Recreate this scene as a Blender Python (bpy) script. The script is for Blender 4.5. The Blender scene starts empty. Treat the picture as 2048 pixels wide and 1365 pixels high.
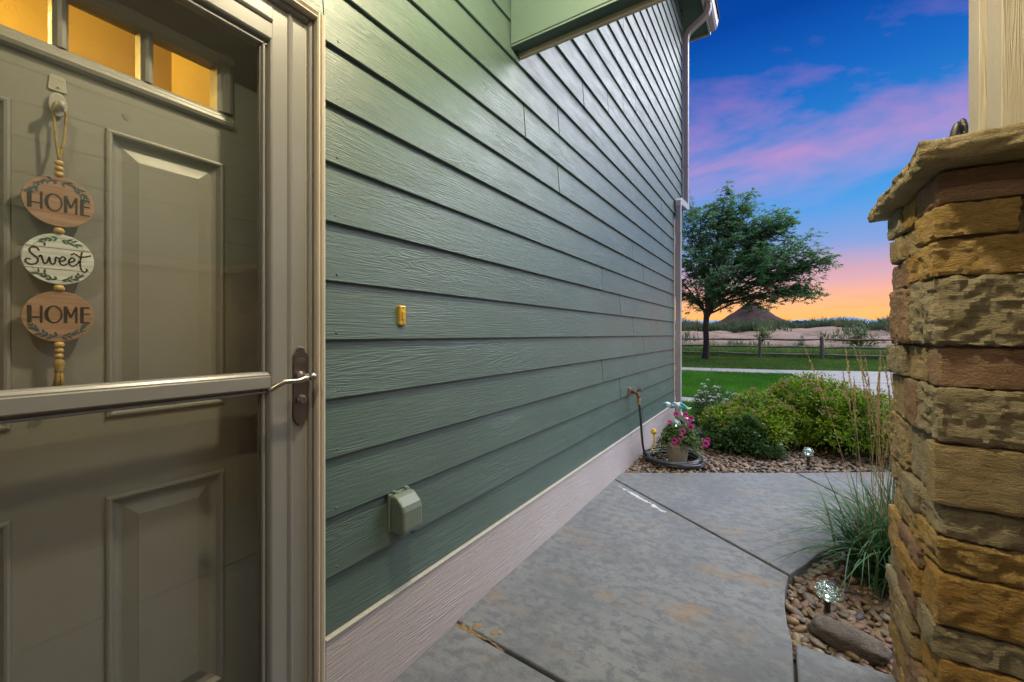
import bpy, math, random
import numpy as np
from mathutils import Vector, Matrix, noise
R = math.radians
random.seed(7); rng = np.random.default_rng(7)
scn = bpy.context.scene
col = scn.collection

# ------------------------------------------------------------------ camera
cam = bpy.data.cameras.new('camera'); camo = bpy.data.objects.new('camera', cam); col.objects.link(camo)
camo.location = (1.131, 0.0, 1.165)
camo.rotation_euler = (R(90), 0, R(32.4636))
cam.sensor_width = 36; cam.lens = 14.625; cam.shift_y = -0.0066
cam.clip_start = 0.02; cam.clip_end = 9000
scn.camera = camo

# ------------------------------------------------------------------ world: dusk sky, the same all round
def lin(r, g, b):
    f = lambda c: (c/255/12.92) if c/255 <= 0.04045 else ((c/255+0.055)/1.055)**2.4
    return (f(r), f(g), f(b), 1)

world = bpy.data.worlds.new('World'); scn.world = world; world.use_nodes = True
wt = world.node_tree; wt.nodes.clear()
def wn(t, **k):
    n = wt.nodes.new(t)
    for a, b in k.items(): setattr(n, a, b)
    return n
wl = wt.links.new
tc = wn('ShaderNodeTexCoord'); sep = wn('ShaderNodeSeparateXYZ'); wl(tc.outputs['Generated'], sep.inputs[0])
ramp = wn('ShaderNodeValToRGB'); wl(sep.outputs['Z'], ramp.inputs[0])
stops = [(0.0, (255, 178, 66)), (0.022, (255, 180, 88)), (0.058, (246, 176, 122)), (0.105, (206, 160, 168)), (0.165, (126, 150, 202)),
         (0.25, (72, 144, 210)), (0.34, (44, 124, 196)), (0.45, (22, 94, 178)), (0.55, (6, 62, 148)), (1.0, (4, 48, 124))]
cr = ramp.color_ramp
while len(cr.elements) < len(stops): cr.elements.new(0.5)
for e, (p, c) in zip(cr.elements, stops): e.position = p; e.color = lin(*c)
# clouds: stretched noise on a flat layer overhead
addz = wn('ShaderNodeMath', operation='ADD'); wl(sep.outputs['Z'], addz.inputs[0]); addz.inputs[1].default_value = 0.10
dvx = wn('ShaderNodeMath', operation='DIVIDE'); wl(sep.outputs['X'], dvx.inputs[0]); wl(addz.outputs[0], dvx.inputs[1])
dvy = wn('ShaderNodeMath', operation='DIVIDE'); wl(sep.outputs['Y'], dvy.inputs[0]); wl(addz.outputs[0], dvy.inputs[1])
cmb = wn('ShaderNodeCombineXYZ'); wl(dvx.outputs[0], cmb.inputs[0]); wl(dvy.outputs[0], cmb.inputs[1])
mp = wn('ShaderNodeMapping'); wl(cmb.outputs[0], mp.inputs[0]); mp.inputs['Scale'].default_value = (0.85, 1.15, 1); mp.inputs['Location'].default_value = (1.7, 0.4, 0.2)
nz = wn('ShaderNodeTexNoise'); wl(mp.outputs[0], nz.inputs['Vector'])
nz.inputs['Scale'].default_value = 1.0; nz.inputs['Detail'].default_value = 7; nz.inputs['Roughness'].default_value = 0.58; nz.inputs['Distortion'].default_value = 0.4
cmr = wn('ShaderNodeMapRange'); wl(nz.outputs[0], cmr.inputs[0])
cmr.inputs[1].default_value = 0.49; cmr.inputs[2].default_value = 0.72; cmr.inputs[3].default_value = 0; cmr.inputs[4].default_value = 0.72
cband = wn('ShaderNodeValToRGB'); wl(sep.outputs['Z'], cband.inputs[0])     # cloud layers: thin low streaks, open sky, a higher bank
for e, (p, c) in zip(cband.color_ramp.elements, [(0.02, .35), (0.75, .45)]): e.position = p; e.color = (c, c, c, 1)
for p, c in ((.12, .55), (.17, .28), (.26, .22), (.34, 1.0), (.48, .95), (.56, .45)):
    e = cband.color_ramp.elements.new(p); e.color = (c, c, c, 1)
cmul = wn('ShaderNodeMath', operation='MULTIPLY'); wl(cmr.outputs[0], cmul.inputs[0]); wl(cband.outputs[0], cmul.inputs[1])
ccol = wn('ShaderNodeValToRGB'); wl(sep.outputs['Z'], ccol.inputs[0])
for e, (p, c) in zip(ccol.color_ramp.elements, [(0.05, (240, 140, 80)), (0.4, (204, 128, 178))]): e.position = p; e.color = lin(*c)
e = ccol.color_ramp.elements.new(0.14); e.color = lin(232, 142, 128)
e = ccol.color_ramp.elements.new(0.25); e.color = lin(214, 150, 186)
e = ccol.color_ramp.elements.new(0.62); e.color = lin(70, 80, 170)
mixc = wn('ShaderNodeMix', data_type='RGBA'); wl(cmul.outputs[0], mixc.inputs['Factor']); wl(ramp.outputs[0], mixc.inputs['A']); wl(ccol.outputs[0], mixc.inputs['B'])
bg = wn('ShaderNodeBackground'); wl(mixc.outputs['Result'], bg.inputs['Color']); bg.inputs['Strength'].default_value = 0.5
wo = wn('ShaderNodeOutputWorld'); wl(bg.outputs[0], wo.inputs['Surface'])

# ------------------------------------------------------------------ the one soft sun (bright dusk sky glow) and exposure
sun = bpy.data.lights.new('sun', 'SUN'); suno = bpy.data.objects.new('sun', sun); col.objects.link(suno)
sun.energy = 2.7; sun.angle = R(80); sun.color = (0.96, 0.975, 1.0)
suno.rotation_euler = Vector((-0.38, -0.38, -0.95)).to_track_quat('-Z', 'Y').to_euler()
vs = scn.view_settings; vs.view_transform = 'Standard'; vs.look = 'None'; vs.exposure = 1.35; vs.gamma = 1.0
try: vs.use_curve_mapping = False
except Exception: pass
scn.cycles.use_denoising = True
try: scn.cycles.denoiser = 'OPENIMAGEDENOISE'
except Exception: pass
scn.cycles.max_bounces = 8; scn.cycles.transparent_max_bounces = 16; scn.cycles.sample_clamp_indirect = 6

# ================================================================== helpers
class MB:
    """collects faces; build() links them as ONE mesh object"""
    def __init__(s): s.v = []; s.f = []; s.m = []
    def quad(s, a, b, c, d, m=0):
        i = len(s.v); s.v += [tuple(a), tuple(b), tuple(c), tuple(d)]; s.f.append((i, i+1, i+2, i+3)); s.m.append(m)
    def box(s, x0, x1, y0, y1, z0, z1, m=0, M=None):
        i = len(s.v)
        p = [(x0,y0,z0),(x1,y0,z0),(x1,y1,z0),(x0,y1,z0),(x0,y0,z1),(x1,y0,z1),(x1,y1,z1),(x0,y1,z1)]
        if M is not None: p = [tuple(M @ Vector(q)) for q in p]
        s.v += p
        for f in ((0,3,2,1),(4,5,6,7),(0,1,5,4),(1,2,6,5),(2,3,7,6),(3,0,4,7)):
            s.f.append(tuple(i+k for k in f)); s.m.append(m)
        return s
    def prism(s, poly, axis, a, b, m=0):
        """poly of 2-D points extruded along axis from a to b; for axis y the points are (x,z), x: (y,z), z: (x,y)"""
        def P(q, t): return {'x': (t, q[0], q[1]), 'y': (q[0], t, q[1]), 'z': (q[0], q[1], t)}[axis]
        n = len(poly); i = len(s.v)
        s.v += [P(q, a) for q in poly] + [P(q, b) for q in poly]
        for k in range(n):
            l = (k+1) % n; s.f.append((i+k, i+l, i+n+l, i+n+k)); s.m.append(m)
        s.f.append(tuple(i+k for k in range(n))[::-1]); s.m.append(m)
        s.f.append(tuple(i+n+k for k in range(n))); s.m.append(m)
        return s
    def tube(s, pts, rad, seg=8, cap=True, m=0, flat=1.0):
        pts = [Vector(p) for p in pts]; n = len(pts)
        rad = rad if hasattr(rad, '__len__') else [rad]*n
        i0 = len(s.v); up = None
        for k in range(n):
            d = (pts[min(k+1, n-1)] - pts[max(k-1, 0)]).normalized()
            if up is None:
                up = d.orthogonal().normalized()
            else:
                up = (up - d*up.dot(d))
                up = up.normalized() if up.length > 1e-6 else d.orthogonal().normalized()
            w = d.cross(up)
            for j in range(seg):
                a = 2*math.pi*j/seg
                s.v.append(tuple(pts[k] + (up*math.cos(a)*flat + w*math.sin(a))*rad[k]))
        for k in range(n-1):
            for j in range(seg):
                l = (j+1) % seg; a = i0+k*seg
                s.f.append((a+j, a+l, a+seg+l, a+seg+j)); s.m.append(m)
        if cap:
            s.f.append(tuple(i0+j for j in range(seg))[::-1]); s.f.append(tuple(i0+(n-1)*seg+j for j in range(seg))); s.m += [m, m]
        return s
    def lathe(s, prof, seg=20, c=(0,0,0), m=0, M=None):
        i0 = len(s.v); n = len(prof)
        for (r, z) in prof:
            for j in range(seg):
                a = 2*math.pi*j/seg; q = Vector((r*math.cos(a), r*math.sin(a), z))
                if M is not None: q = M @ q
                s.v.append((q.x+c[0], q.y+c[1], q.z+c[2]))
        for k in range(n-1):
            for j in range(seg):
                l = (j+1) % seg; a = i0+k*seg
                s.f.append((a+j, a+l, a+seg+l, a+seg+j)); s.m.append(m)
        s.f.append(tuple(i0+j for j in range(seg))[::-1]); s.f.append(tuple(i0+(n-1)*seg+j for j in range(seg))); s.m += [m, m]
        return s
    def build(s, name, mats, parent=None, smooth=False, bevel=0):
        me = bpy.data.meshes.new(name); me.from_pydata(s.v, [], s.f)
        mats = mats if isinstance(mats, (list, tuple)) else [mats]
        for q in mats: me.materials.append(q)
        if len(mats) > 1: me.polygons.foreach_set('material_index', s.m)
        if smooth: me.shade_smooth()
        me.update()
        o = bpy.data.objects.new(name, me); col.objects.link(o)
        if parent is not None: o.parent = parent; o.matrix_parent_inverse = parent.matrix_basis.inverted()
        if bevel:
            b = o.modifiers.new('bevel', 'BEVEL'); b.width = bevel; b.segments = 2; b.limit_method = 'ANGLE'
        return o

def np_mesh(name, V, F, mat, parent=None, col_attr=None, smooth=False):
    """V (n,3), F (m,k) with k 3 or 4; col_attr (n,) a random value for the material"""
    me = bpy.data.meshes.new(name)
    V = np.asarray(V, np.float32); F = np.asarray(F, np.int32); k = F.shape[1]
    me.vertices.add(len(V)); me.vertices.foreach_set('co', V.ravel())
    me.loops.add(F.size); me.loops.foreach_set('vertex_index', F.ravel())
    me.polygons.add(len(F)); me.polygons.foreach_set('loop_start', np.arange(0, F.size, k, dtype=np.int32))
    me.polygons.foreach_set('loop_total', np.full(len(F), k, np.int32))
    me.update(calc_edges=True)
    if col_attr is not None:
        a = me.attributes.new('rnd', 'FLOAT', 'POINT'); a.data.foreach_set('value', np.asarray(col_attr, np.float32))
    for m in (mat if isinstance(mat, (list, tuple)) else [mat]): me.materials.append(m)
    if smooth: me.shade_smooth()
    o = bpy.data.objects.new(name, me); col.objects.link(o)
    if parent is not None: o.parent = parent; o.matrix_parent_inverse = parent.matrix_basis.inverted()
    return o

def tag(o, label=None, cat=None, group=None, kind=None):
    if label: o['label'] = label
    if cat: o['category'] = cat
    if group: o['group'] = group
    if kind: o['kind'] = kind
    return o
def empty(name, loc, label, cat, group=None):
    o = bpy.data.objects.new(name, None); col.objects.link(o); o.location = loc; o.empty_display_size = 0.1
    return tag(o, label, cat, group)

# ------------------------------------------------------------------ materials
class NT:
    def __init__(s, name):
        s.mat = bpy.data.materials.new(name); s.mat.use_nodes = True; s.t = s.mat.node_tree; s.t.nodes.clear()
        s.out = s.t.nodes.new('ShaderNodeOutputMaterial'); s.tc = None
    def n(s, typ, ins=None, **k):
        q = s.t.nodes.new('ShaderNode'+typ)
        for a, b in k.items(): setattr(q, a, b)
        for a, b in (ins or {}).items():
            if isinstance(b, bpy.types.NodeSocket): s.t.links.new(b, q.inputs[a])
            else: q.inputs[a].default_value = b
        return q
    def obj(s):
        if s.tc is None: s.tc = s.n('TexCoord')
        return s.tc.outputs['Object']
    def rnd(s): return s.n('ObjectInfo').outputs['Random']
    def mapping(s, scale=(1,1,1), loc=(0,0,0), vec=None, rot=(0,0,0)):
        return s.n('Mapping', {'Vector': vec or s.obj(), 'Scale': scale, 'Location': loc, 'Rotation': rot}).outputs[0]
    def noise(s, vec, scale=5, detail=4, rough=0.5, dist=0):
        return s.n('TexNoise', {'Vector': vec, 'Scale': scale, 'Detail': detail, 'Roughness': rough, 'Distortion': dist}).outputs[0]
    def math(s, op, a, b=0, c=0):
        return s.n('Math', {0: a, 1: b, 2: c}, operation=op).outputs[0]
    def rangem(s, v, a, b, c, d):
        return s.n('MapRange', {0: v, 1: a, 2: b, 3: c, 4: d}).outputs[0]
    def mix(s, f, a, b):
        return s.n('Mix', {'Factor': f, 'A': a, 'B': b}, data_type='RGBA').outputs['Result']
    def ramp(s, v, stops):
        r = s.n('ValToRGB', {0: v}); cr = r.color_ramp
        while len(cr.elements) < len(stops): cr.elements.new(0.5)
        for e, (p, c) in zip(cr.elements, stops): e.position = p; e.color = c if len(c) == 4 else (*c, 1)
        return r.outputs[0]
    def bump(s, h, strength=0.5, dist=0.01, normal=None):
        d = {'Height': h, 'Strength': strength, 'Distance': dist}
        if normal is not None: d['Normal'] = normal
        return s.n('Bump', d).outputs[0]
    def pbr(s, color, rough=0.5, spec=0.5, metal=0.0, normal=None, **extra):
        d = {'Base Color': color, 'Roughness': rough, 'Specular IOR Level': spec, 'Metallic': metal}
        if normal is not None: d['Normal'] = normal
        d.update(extra)
        p = s.n('BsdfPrincipled', d); s.t.links.new(p.outputs[0], s.out.inputs[0]); return p
C4 = lambda r, g, b: (r, g, b, 1)

def m_plain(name, c, rough=0.5, metal=0.0, spec=0.5, bump=0.0, bscale=200, var=0.05, vscale=6):
    t = NT(name); o = t.obj()
    v = t.noise(o, vscale, 5, 0.6)
    dark = C4(*(q*(1-var) for q in c)); lite = C4(*(min(1, q*(1+var)) for q in c))
    cc = t.mix(t.rangem(v, .3, .7, 0, 1), dark, lite)
    rr = t.rangem(t.noise(o, vscale*3, 3), .3, .7, max(rough-var*.5, .02), min(rough+var*.5, 1))
    nrm = t.bump(t.noise(o, bscale, 3), 0.5, bump) if bump else None
    t.pbr(cc, rr, spec, metal, nrm); return t.mat

def m_siding(name, c, rough=0.40, rel=0.0028, axis='y', spec=0.5):
    """painted fibre-cement boards with an embossed cedar grain running along the board"""
    t = NT(name); r = t.rnd()
    off = t.n('CombineXYZ', {0: t.math('MULTIPLY', r, 31.7), 1: t.math('MULTIPLY', r, 17.3), 2: t.math('MULTIPLY', r, 53.1)}).outputs[0]
    p = t.n('VectorMath', {0: t.obj(), 1: off}, operation='ADD').outputs[0]
    sc = {'y': (1, .62, 8.5), 'z': (8.5, 8.5, .62)}[axis]; sf = {'y': (20, 8, 210), 'z': (210, 210, 8)}[axis]; sm = {'y': (1, 1.1, 5), 'z': (5, 5, 1.1)}[axis]
    rings = t.noise(t.mapping(sc, vec=p), 1.7, 3, .55, .5)
    s1 = t.math('SINE', t.math('MULTIPLY', rings, 120))
    s1 = t.math('POWER', t.math('MULTIPLY_ADD', s1, .5, .5), 1.6)
    fine = t.noise(t.mapping(sf, vec=p), 1.0, 5, .62)
    patch = t.rangem(t.noise(t.mapping(sm, vec=p), 1.3, 3), .46, .64, 0.0, 1)
    h = t.math('ADD', t.math('MULTIPLY', s1, t.math('MULTIPLY', patch, .38)), t.math('MULTIPLY', fine, 1.0))
    big = t.noise(p, 1.6, 4, .6)
    cc = t.mix(t.rangem(big, .3, .7, 0, 1), C4(*(q*.90 for q in c)), C4(*(q*1.08 for q in c)))
    cc = t.mix(t.math('MULTIPLY', r, .22), cc, C4(*(q*.80 for q in c)))
    dust = t.rangem(t.noise(t.mapping((8, 2.2, 26), vec=p), 1, 6, .7), .52, .78, 0, .07)
    cc = t.mix(dust, cc, C4(.36, .36, .32))
    rr = t.rangem(t.noise(t.mapping((3, 3, 14), vec=p), 2, 4), .3, .7, rough-.07, rough+.10)
    t.pbr(cc, rr, spec, 0, t.bump(h, 0.65, rel)); return t.mat

def m_concrete(name, c, stain=True):
    t = NT(name); o = t.obj()
    a = t.noise(o, 2.2, 6, .62); b = t.noise(o, 22, 5, .72); f = t.noise(o, 320, 2, .6)
    cc = t.mix(t.rangem(a, .34, .64, 0, 1), C4(*(q*.70 for q in c)), C4(c[0]*1.32, c[1]*1.28, c[2]*1.20))
    blot = t.rangem(t.noise(t.mapping((1, 1.4, 1)), 16, 6, .74, .3), .46, .58, 0, .80)
    cc = t.mix(blot, cc, C4(c[0]*.58, c[1]*.60, c[2]*.66))
    cc = t.mix(t.rangem(b, .50, .70, 0, .50), cc, C4(c[0]*1.45, c[1]*1.40, c[2]*1.28))
    cc = t.mix(t.rangem(f, .35, .65, 0, .35), cc, C4(c[0]*.62, c[1]*.62, c[2]*.62))
    if stain:
        st = t.noise(t.mapping((.55, 2.2, 1), rot=(0, 0, R(33))), 2.3, 5, .62)
        st2 = t.noise(o, 9, 4, .65)
        msk = t.math('MULTIPLY', t.rangem(st, .54, .66, 0, 1), t.rangem(st2, .40, .60, 0, .55))
        cc = t.mix(msk, cc, C4(.20, .13, .065))
    br = t.noise(t.mapping((24, 260, 1), rot=(0, 0, R(-35))), 1, 3, .6)
    h = t.math('ADD', t.math('MULTIPLY', br, .5), t.math('MULTIPLY', f, .7))
    t.pbr(cc, t.rangem(a, .3, .7, .62, .85), .4, 0, t.bump(h, .7, .0045)); return t.mat

def m_stone(name, c, c2):
    t = NT(name); r = t.rnd()
    p = t.n('VectorMath', {0: t.obj(), 1: t.n('CombineXYZ', {0: t.math('MULTIPLY', r, 9), 1: t.math('MULTIPLY', r, 5), 2: t.math('MULTIPLY', r, 7)}).outputs[0]}, operation='ADD').outputs[0]
    a = t.noise(t.mapping((1, 1, 2.4), vec=p), 9, 6, .65, .4); b = t.noise(p, 45, 5, .7); f = t.noise(t.mapping((1, 1, 3), vec=p), 160, 4, .7)
    cc = t.mix(t.rangem(a, .33, .67, 0, 1), C4(*(q*1.12 for q in c)), C4(*(q*1.12 for q in c2)))
    cc = t.mix(t.rangem(b, .56, .76, 0, .40), cc, C4(c[0]*.38, c[1]*.36, c[2]*.36))
    cc = t.mix(t.rangem(t.noise(p, 18, 4, .7), .56, .72, 0, .4), cc, C4(.46, .42, .34))
    cc = t.mix(t.math('MULTIPLY', r, .20), cc, C4(c2[0]*.7, c2[1]*.75, c2[2]*.8))
    rid = t.math('SUBTRACT', 1.0, t.math('MULTIPLY', t.math('ABSOLUTE', t.math('SUBTRACT', t.noise(t.mapping((1, 1, 2.6), vec=p), 20, 7, .66, .9), .5)), 4.0))
    pit = t.rangem(t.noise(p, 130, 3, .6), .62, .72, 0, 1)
    cc = t.mix(t.math('MULTIPLY', pit, .40), cc, C4(c[0]*.35, c[1]*.33, c[2]*.33)); cc = t.mix(t.rangem(f, .42, .68, 0, .30), cc, C4(c[0]*.58, c[1]*.56, c[2]*.55))
    h = t.math('ADD', t.math('ADD', t.math('MULTIPLY', rid, .6), t.math('MULTIPLY', f, .4)), t.math('MULTIPLY', t.noise(t.mapping((1, 1, 2), vec=p), 75, 5, .75, .4), .55))
    t.pbr(cc, .82, .3, 0, t.bump(h, 1.0, .018)); return t.mat

def m_leaf(name, stops, trans=0.35, rough=0.5):
    t = NT(name); a = t.n('Attribute', attribute_name='rnd').outputs['Fac']
    c = t.ramp(a, stops)
    p = t.n('BsdfPrincipled', {'Base Color': c, 'Roughness': rough, 'Specular IOR Level': .35})
    tr = t.n('BsdfTranslucent', {'Color': c})
    mx = t.n('MixShader', {0: trans, 1: p.outputs[0], 2: tr.outputs[0]}); t.t.links.new(mx.outputs[0], t.out.inputs[0]); return t.mat

def m_emit(name, c, s):
    t = NT(name); e = t.n('Emission', {'Color': C4(*c), 'Strength': s}); t.t.links.new(e.outputs[0], t.out.inputs[0]); return t.mat

def m_glass_pane(name, tint=(.95, .95, .93), boost=1.0):
    t = NT(name); ge = t.n('NewGeometry')
    cs = t.math('ABSOLUTE', t.n('VectorMath', {0: ge.outputs['Normal'], 1: ge.outputs['Incoming']}, operation='DOT_PRODUCT').outputs['Value'])
    fac = t.math('MULTIPLY_ADD', t.math('POWER', t.math('SUBTRACT', 1.0, cs), 5.0), .95, .042*boost)   # Schlick, the same from both sides
    g = t.n('BsdfGlossy', {'Color': C4(1, 1, 1), 'Roughness': .006}); tr = t.n('BsdfTransparent', {'Color': C4(*tint)})
    mx = t.n('MixShader', {0: fac, 1: tr.outputs[0], 2: g.outputs[0]}); t.t.links.new(mx.outputs[0], t.out.inputs[0]); return t.mat

def m_globe(name):
    t = NT(name); o = t.obj()
    v = t.n('TexVoronoi', {'Vector': o, 'Scale': 95}, feature='DISTANCE_TO_EDGE').outputs['Distance']
    ge = t.n('NewGeometry'); nb_ = t.bump(v, 1.0, .015)
    cs = t.math('ABSOLUTE', t.n('VectorMath', {0: nb_, 1: ge.outputs['Incoming']}, operation='DOT_PRODUCT').outputs['Value'])
    fac = t.math('MULTIPLY_ADD', t.math('POWER', t.math('SUBTRACT', 1.0, cs), 3.0), .75, .13)
    g = t.n('BsdfGlossy', {'Color': C4(.85, 1, .96), 'Roughness': .05, 'Normal': nb_}); tr = t.n('BsdfTransparent', {'Color': C4(.86, .97, .93)})
    mx = t.n('MixShader', {0: fac, 1: tr.outputs[0], 2: g.outputs[0]}); t.t.links.new(mx.outputs[0], t.out.inputs[0]); return t.mat

M = {}
GREEN = (.064, .105, .090)
M['siding'] = m_siding('sage_green_siding', GREEN, spec=.65)
M['green_paint'] = m_plain('sage_green_paint', GREEN, .45, bump=.0004, bscale=90)
M['base_trim'] = m_siding('taupe_base_board', (.42, .375, .37), .55, .0055)
M['cream'] = m_plain('cream_trim', (.50, .45, .37), .45, bump=.0004, bscale=60)
M['caulk'] = m_plain('cream_flashing', (.33, .32, .275), .5)
M['post_wood'] = m_siding('cream_post_boards', (.42, .375, .30), .6, .0035, axis='z')
M['door'] = m_siding('taupe_door_paint', (.245, .24, .228), .42, .00018)
M['storm'] = m_plain('taupe_storm_door_paint', (.200, .197, .190), .30, spec=.6, var=.02)
M['gasket'] = m_plain('dark_gasket', (.05, .047, .04), .6)
M['glass'] = m_glass_pane('storm_door_glass')
M['lite_glass'] = m_glass_pane('door_lite_glass', (.95, .93, .88), .8)
M['pewter'] = m_plain('brushed_pewter', (.20, .17, .165), .34, metal=1.0)
M['nickel'] = m_plain('worn_nickel', (.36, .33, .315), .30, metal=1.0)
M['downspout'] = m_plain('taupe_painted_metal', (.34, .325, .315), .38, spec=.5)
M['white_metal'] = m_plain('pale_grey_metal', (.42, .42, .415), .38)
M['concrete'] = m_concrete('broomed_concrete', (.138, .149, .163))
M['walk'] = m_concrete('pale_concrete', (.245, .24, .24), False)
M['brass'] = m_plain('yellowed_brass', (.62, .40, .06), .35, metal=.55)
M['outlet'] = m_plain('green_plastic', (.125, .160, .128), .38)
M['black'] = m_plain('black_plastic', (.018, .018, .019), .4)
M['hose'] = m_plain('black_hose', (.028, .029, .036), .33)
M['yellow'] = m_plain('yellow_plastic', (.62, .42, .03), .4)
M['pot'] = m_plain('taupe_pot', (.25, .22, .165), .6, bump=.002, bscale=30)
M['soil'] = m_plain('potting_soil', (.035, .025, .018), .9, bump=.01, bscale=60)
M['mortar'] = m_plain('brown_mortar', (.125, .098, .060), .9, bump=.004, bscale=80)
M['rock'] = m_stone('brown_rock', (.105, .085, .070), (.150, .125, .105))
S_TAN = m_stone('tan_stone', (0.38, 0.275, 0.125), (0.47, 0.37, 0.21))
S_GOLD = m_stone('gold_stone', (0.42, 0.26, 0.08), (0.5, 0.35, 0.14))
S_PINK = m_stone('pinkish_brown_stone', (0.31, 0.185, 0.115), (0.38, 0.25, 0.165))
S_GREY = m_stone('grey_tan_stone', (0.33, 0.275, 0.165), (0.42, 0.36, 0.24))
S_ORNG = m_stone('orange_brown_stone', (0.42, 0.235, 0.06), (0.48, 0.31, 0.1))
M['cap'] = m_stone('buff_cap_stone', (.37, .285, .145), (.47, .385, .23))

# ================================================================== the ground
def sstep(a, b, x):
    t = min(max((x-a)/(b-a), 0), 1); return t*t*(3-2*t)
def terrain(x, y):
    if y < 24: return -0.085
    z = -0.085*(1-sstep(24, 26, y)) + 1.55*sstep(26, 40, y + 1.2*noise.noise((x*.12, y*.05, 2)))
    z += max(0, y-40)*0.0205
    a = sstep(25, 30, y)*(1-sstep(70, 140, y))
    z += a*(0.30*noise.noise((x*.35, y*.35, 0)) + 0.16*noise.noise((x*.9, y*1.1, 5)) + .09*noise.noise((x*2.1, y*2.1, 9)))
    return z
ys = list(np.linspace(-40, 22, 18)) + list(np.linspace(23, 60, 75)) + list(np.geomspace(61, 3200, 50))
xs = sorted(set([round(q, 2) for q in list(np.linspace(-22, 22, 90)) + list(-np.geomspace(23, 3000, 28)) + list(np.geomspace(23, 3000, 28))]))
V = [(x, y, terrain(x, y)) for y in ys for x in xs]
nx = len(xs); F = [(j*nx+i, j*nx+i+1, (j+1)*nx+i+1, (j+1)*nx+i) for j in range(len(ys)-1) for i in range(nx-1)]
t = NT('field_soil'); o = t.obj(); a = t.noise(o, .35, 6, .65); b = t.noise(o, 4, 5, .7)
cc = t.mix(t.rangem(a, .35, .65, 0, 1), C4(.20, .135, .105), C4(.30, .215, .17)); st = t.noise(t.mapping((.35, 2.2, 1)), 1.6, 6, .7, .5); cc = t.mix(t.rangem(st, .46, .66, 0, .85), cc, C4(.085, .052, .042)); cc = t.mix(t.rangem(b, .45, .7, 0, .5), cc, C4(.10, .065, .05))
dist = t.n('SeparateXYZ', {0: o}).outputs[1]
gm = t.math('MULTIPLY', t.rangem(dist, 46, 60, 0, 1), t.rangem(t.noise(o, .05, 4), .35, .6, 0.25, .9))
cc = t.mix(gm, cc, C4(.075, .105, .045))
t.pbr(cc, .95, .2, 0, t.bump(b, .7, .12)); M['field'] = t.mat
tag(np_mesh('ground', V, F, M['field'], smooth=True), kind='structure')

def slab(poly, top, mat, bev=.007, depth=.12):
    mb = MB(); mb.prism(poly, 'z', top-depth, top)
    return tag(mb.build('concrete_slab', mat, bevel=bev), kind='structure')
CURVE = [(1.168, 2.0), (1.160, 2.143), (1.165, 2.28), (1.180, 2.41)]
CURVE2 = [(1.186, 2.430), (1.215, 2.50), (1.255, 2.58), (1.322, 2.755), (1.42, 2.912), (1.478, 2.982), (1.60, 3.06), (1.95, 3.13)]
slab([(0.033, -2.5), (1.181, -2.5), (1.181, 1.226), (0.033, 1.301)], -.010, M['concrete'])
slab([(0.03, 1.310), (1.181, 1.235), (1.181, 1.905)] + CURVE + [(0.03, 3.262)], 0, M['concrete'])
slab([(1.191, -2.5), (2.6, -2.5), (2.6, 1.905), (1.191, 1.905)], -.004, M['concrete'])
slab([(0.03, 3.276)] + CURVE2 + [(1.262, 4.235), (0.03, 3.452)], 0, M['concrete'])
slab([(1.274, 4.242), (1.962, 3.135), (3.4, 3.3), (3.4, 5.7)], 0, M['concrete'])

# eroded mortar and pale sealant left along the joints
def streak(name, p0, p1, width, top, mat, seed, bias=-.02, nu=120, nv=12):
    """a crumbly strip smeared along a joint: a lumpy sheet that only breaks the surface in places"""
    d = Vector((p1[0]-p0[0], p1[1]-p0[1])); L = d.length; d.normalize(); V = []; F = []
    for i in range(nu):
        for j in range(nv):
            u = i/(nu-1); v = j/(nv-1)*2-1; q = Vector((u*L*26, v*width*26, seed)); sway = .5*width*noise.noise((u*L*9, seed, 1))
            h = .55*noise.noise(q)+.35*noise.noise(q*2.7)+.22*noise.noise(q*7)+bias-.8*v*v-.9*max(0, abs(2*u-1)-.75)*4
            x, y = p0[0]+d.x*u*L-d.y*(v*width+sway), p0[1]+d.y*u*L+d.x*(v*width+sway)
            V.append((x, y, max(-.012, min(top, top*h*1.6))))
    for i in range(nu-1):
        for j in range(nv-1): F.append((i*nv+j, (i+1)*nv+j, (i+1)*nv+j+1, i*nv+j+1))
    return np_mesh(name, V, F, mat, smooth=True)
lerp2 = lambda a, b, n: [(a[0]+(b[0]-a[0])*k/(n-1), a[1]+(b[1]-a[1])*k/(n-1)) for k in range(n)]
M['sealant'] = m_plain('white_sealant', (.40, .41, .42), .6, var=.25, vscale=40)
M['patch'] = m_plain('brown_mortar_patch', (.17, .125, .07), .9, bump=.01, bscale=90, var=.4, vscale=50)
tag(streak('sealant_streak', (.05, 3.175), (.58, 2.785), .026, .0022, M['sealant'], 3.3, .14), kind='structure')
tag(streak('mortar_patch', (.035, 1.335), (.28, 1.320), .040, .009, M['patch'], 5.7), kind='structure')

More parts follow.
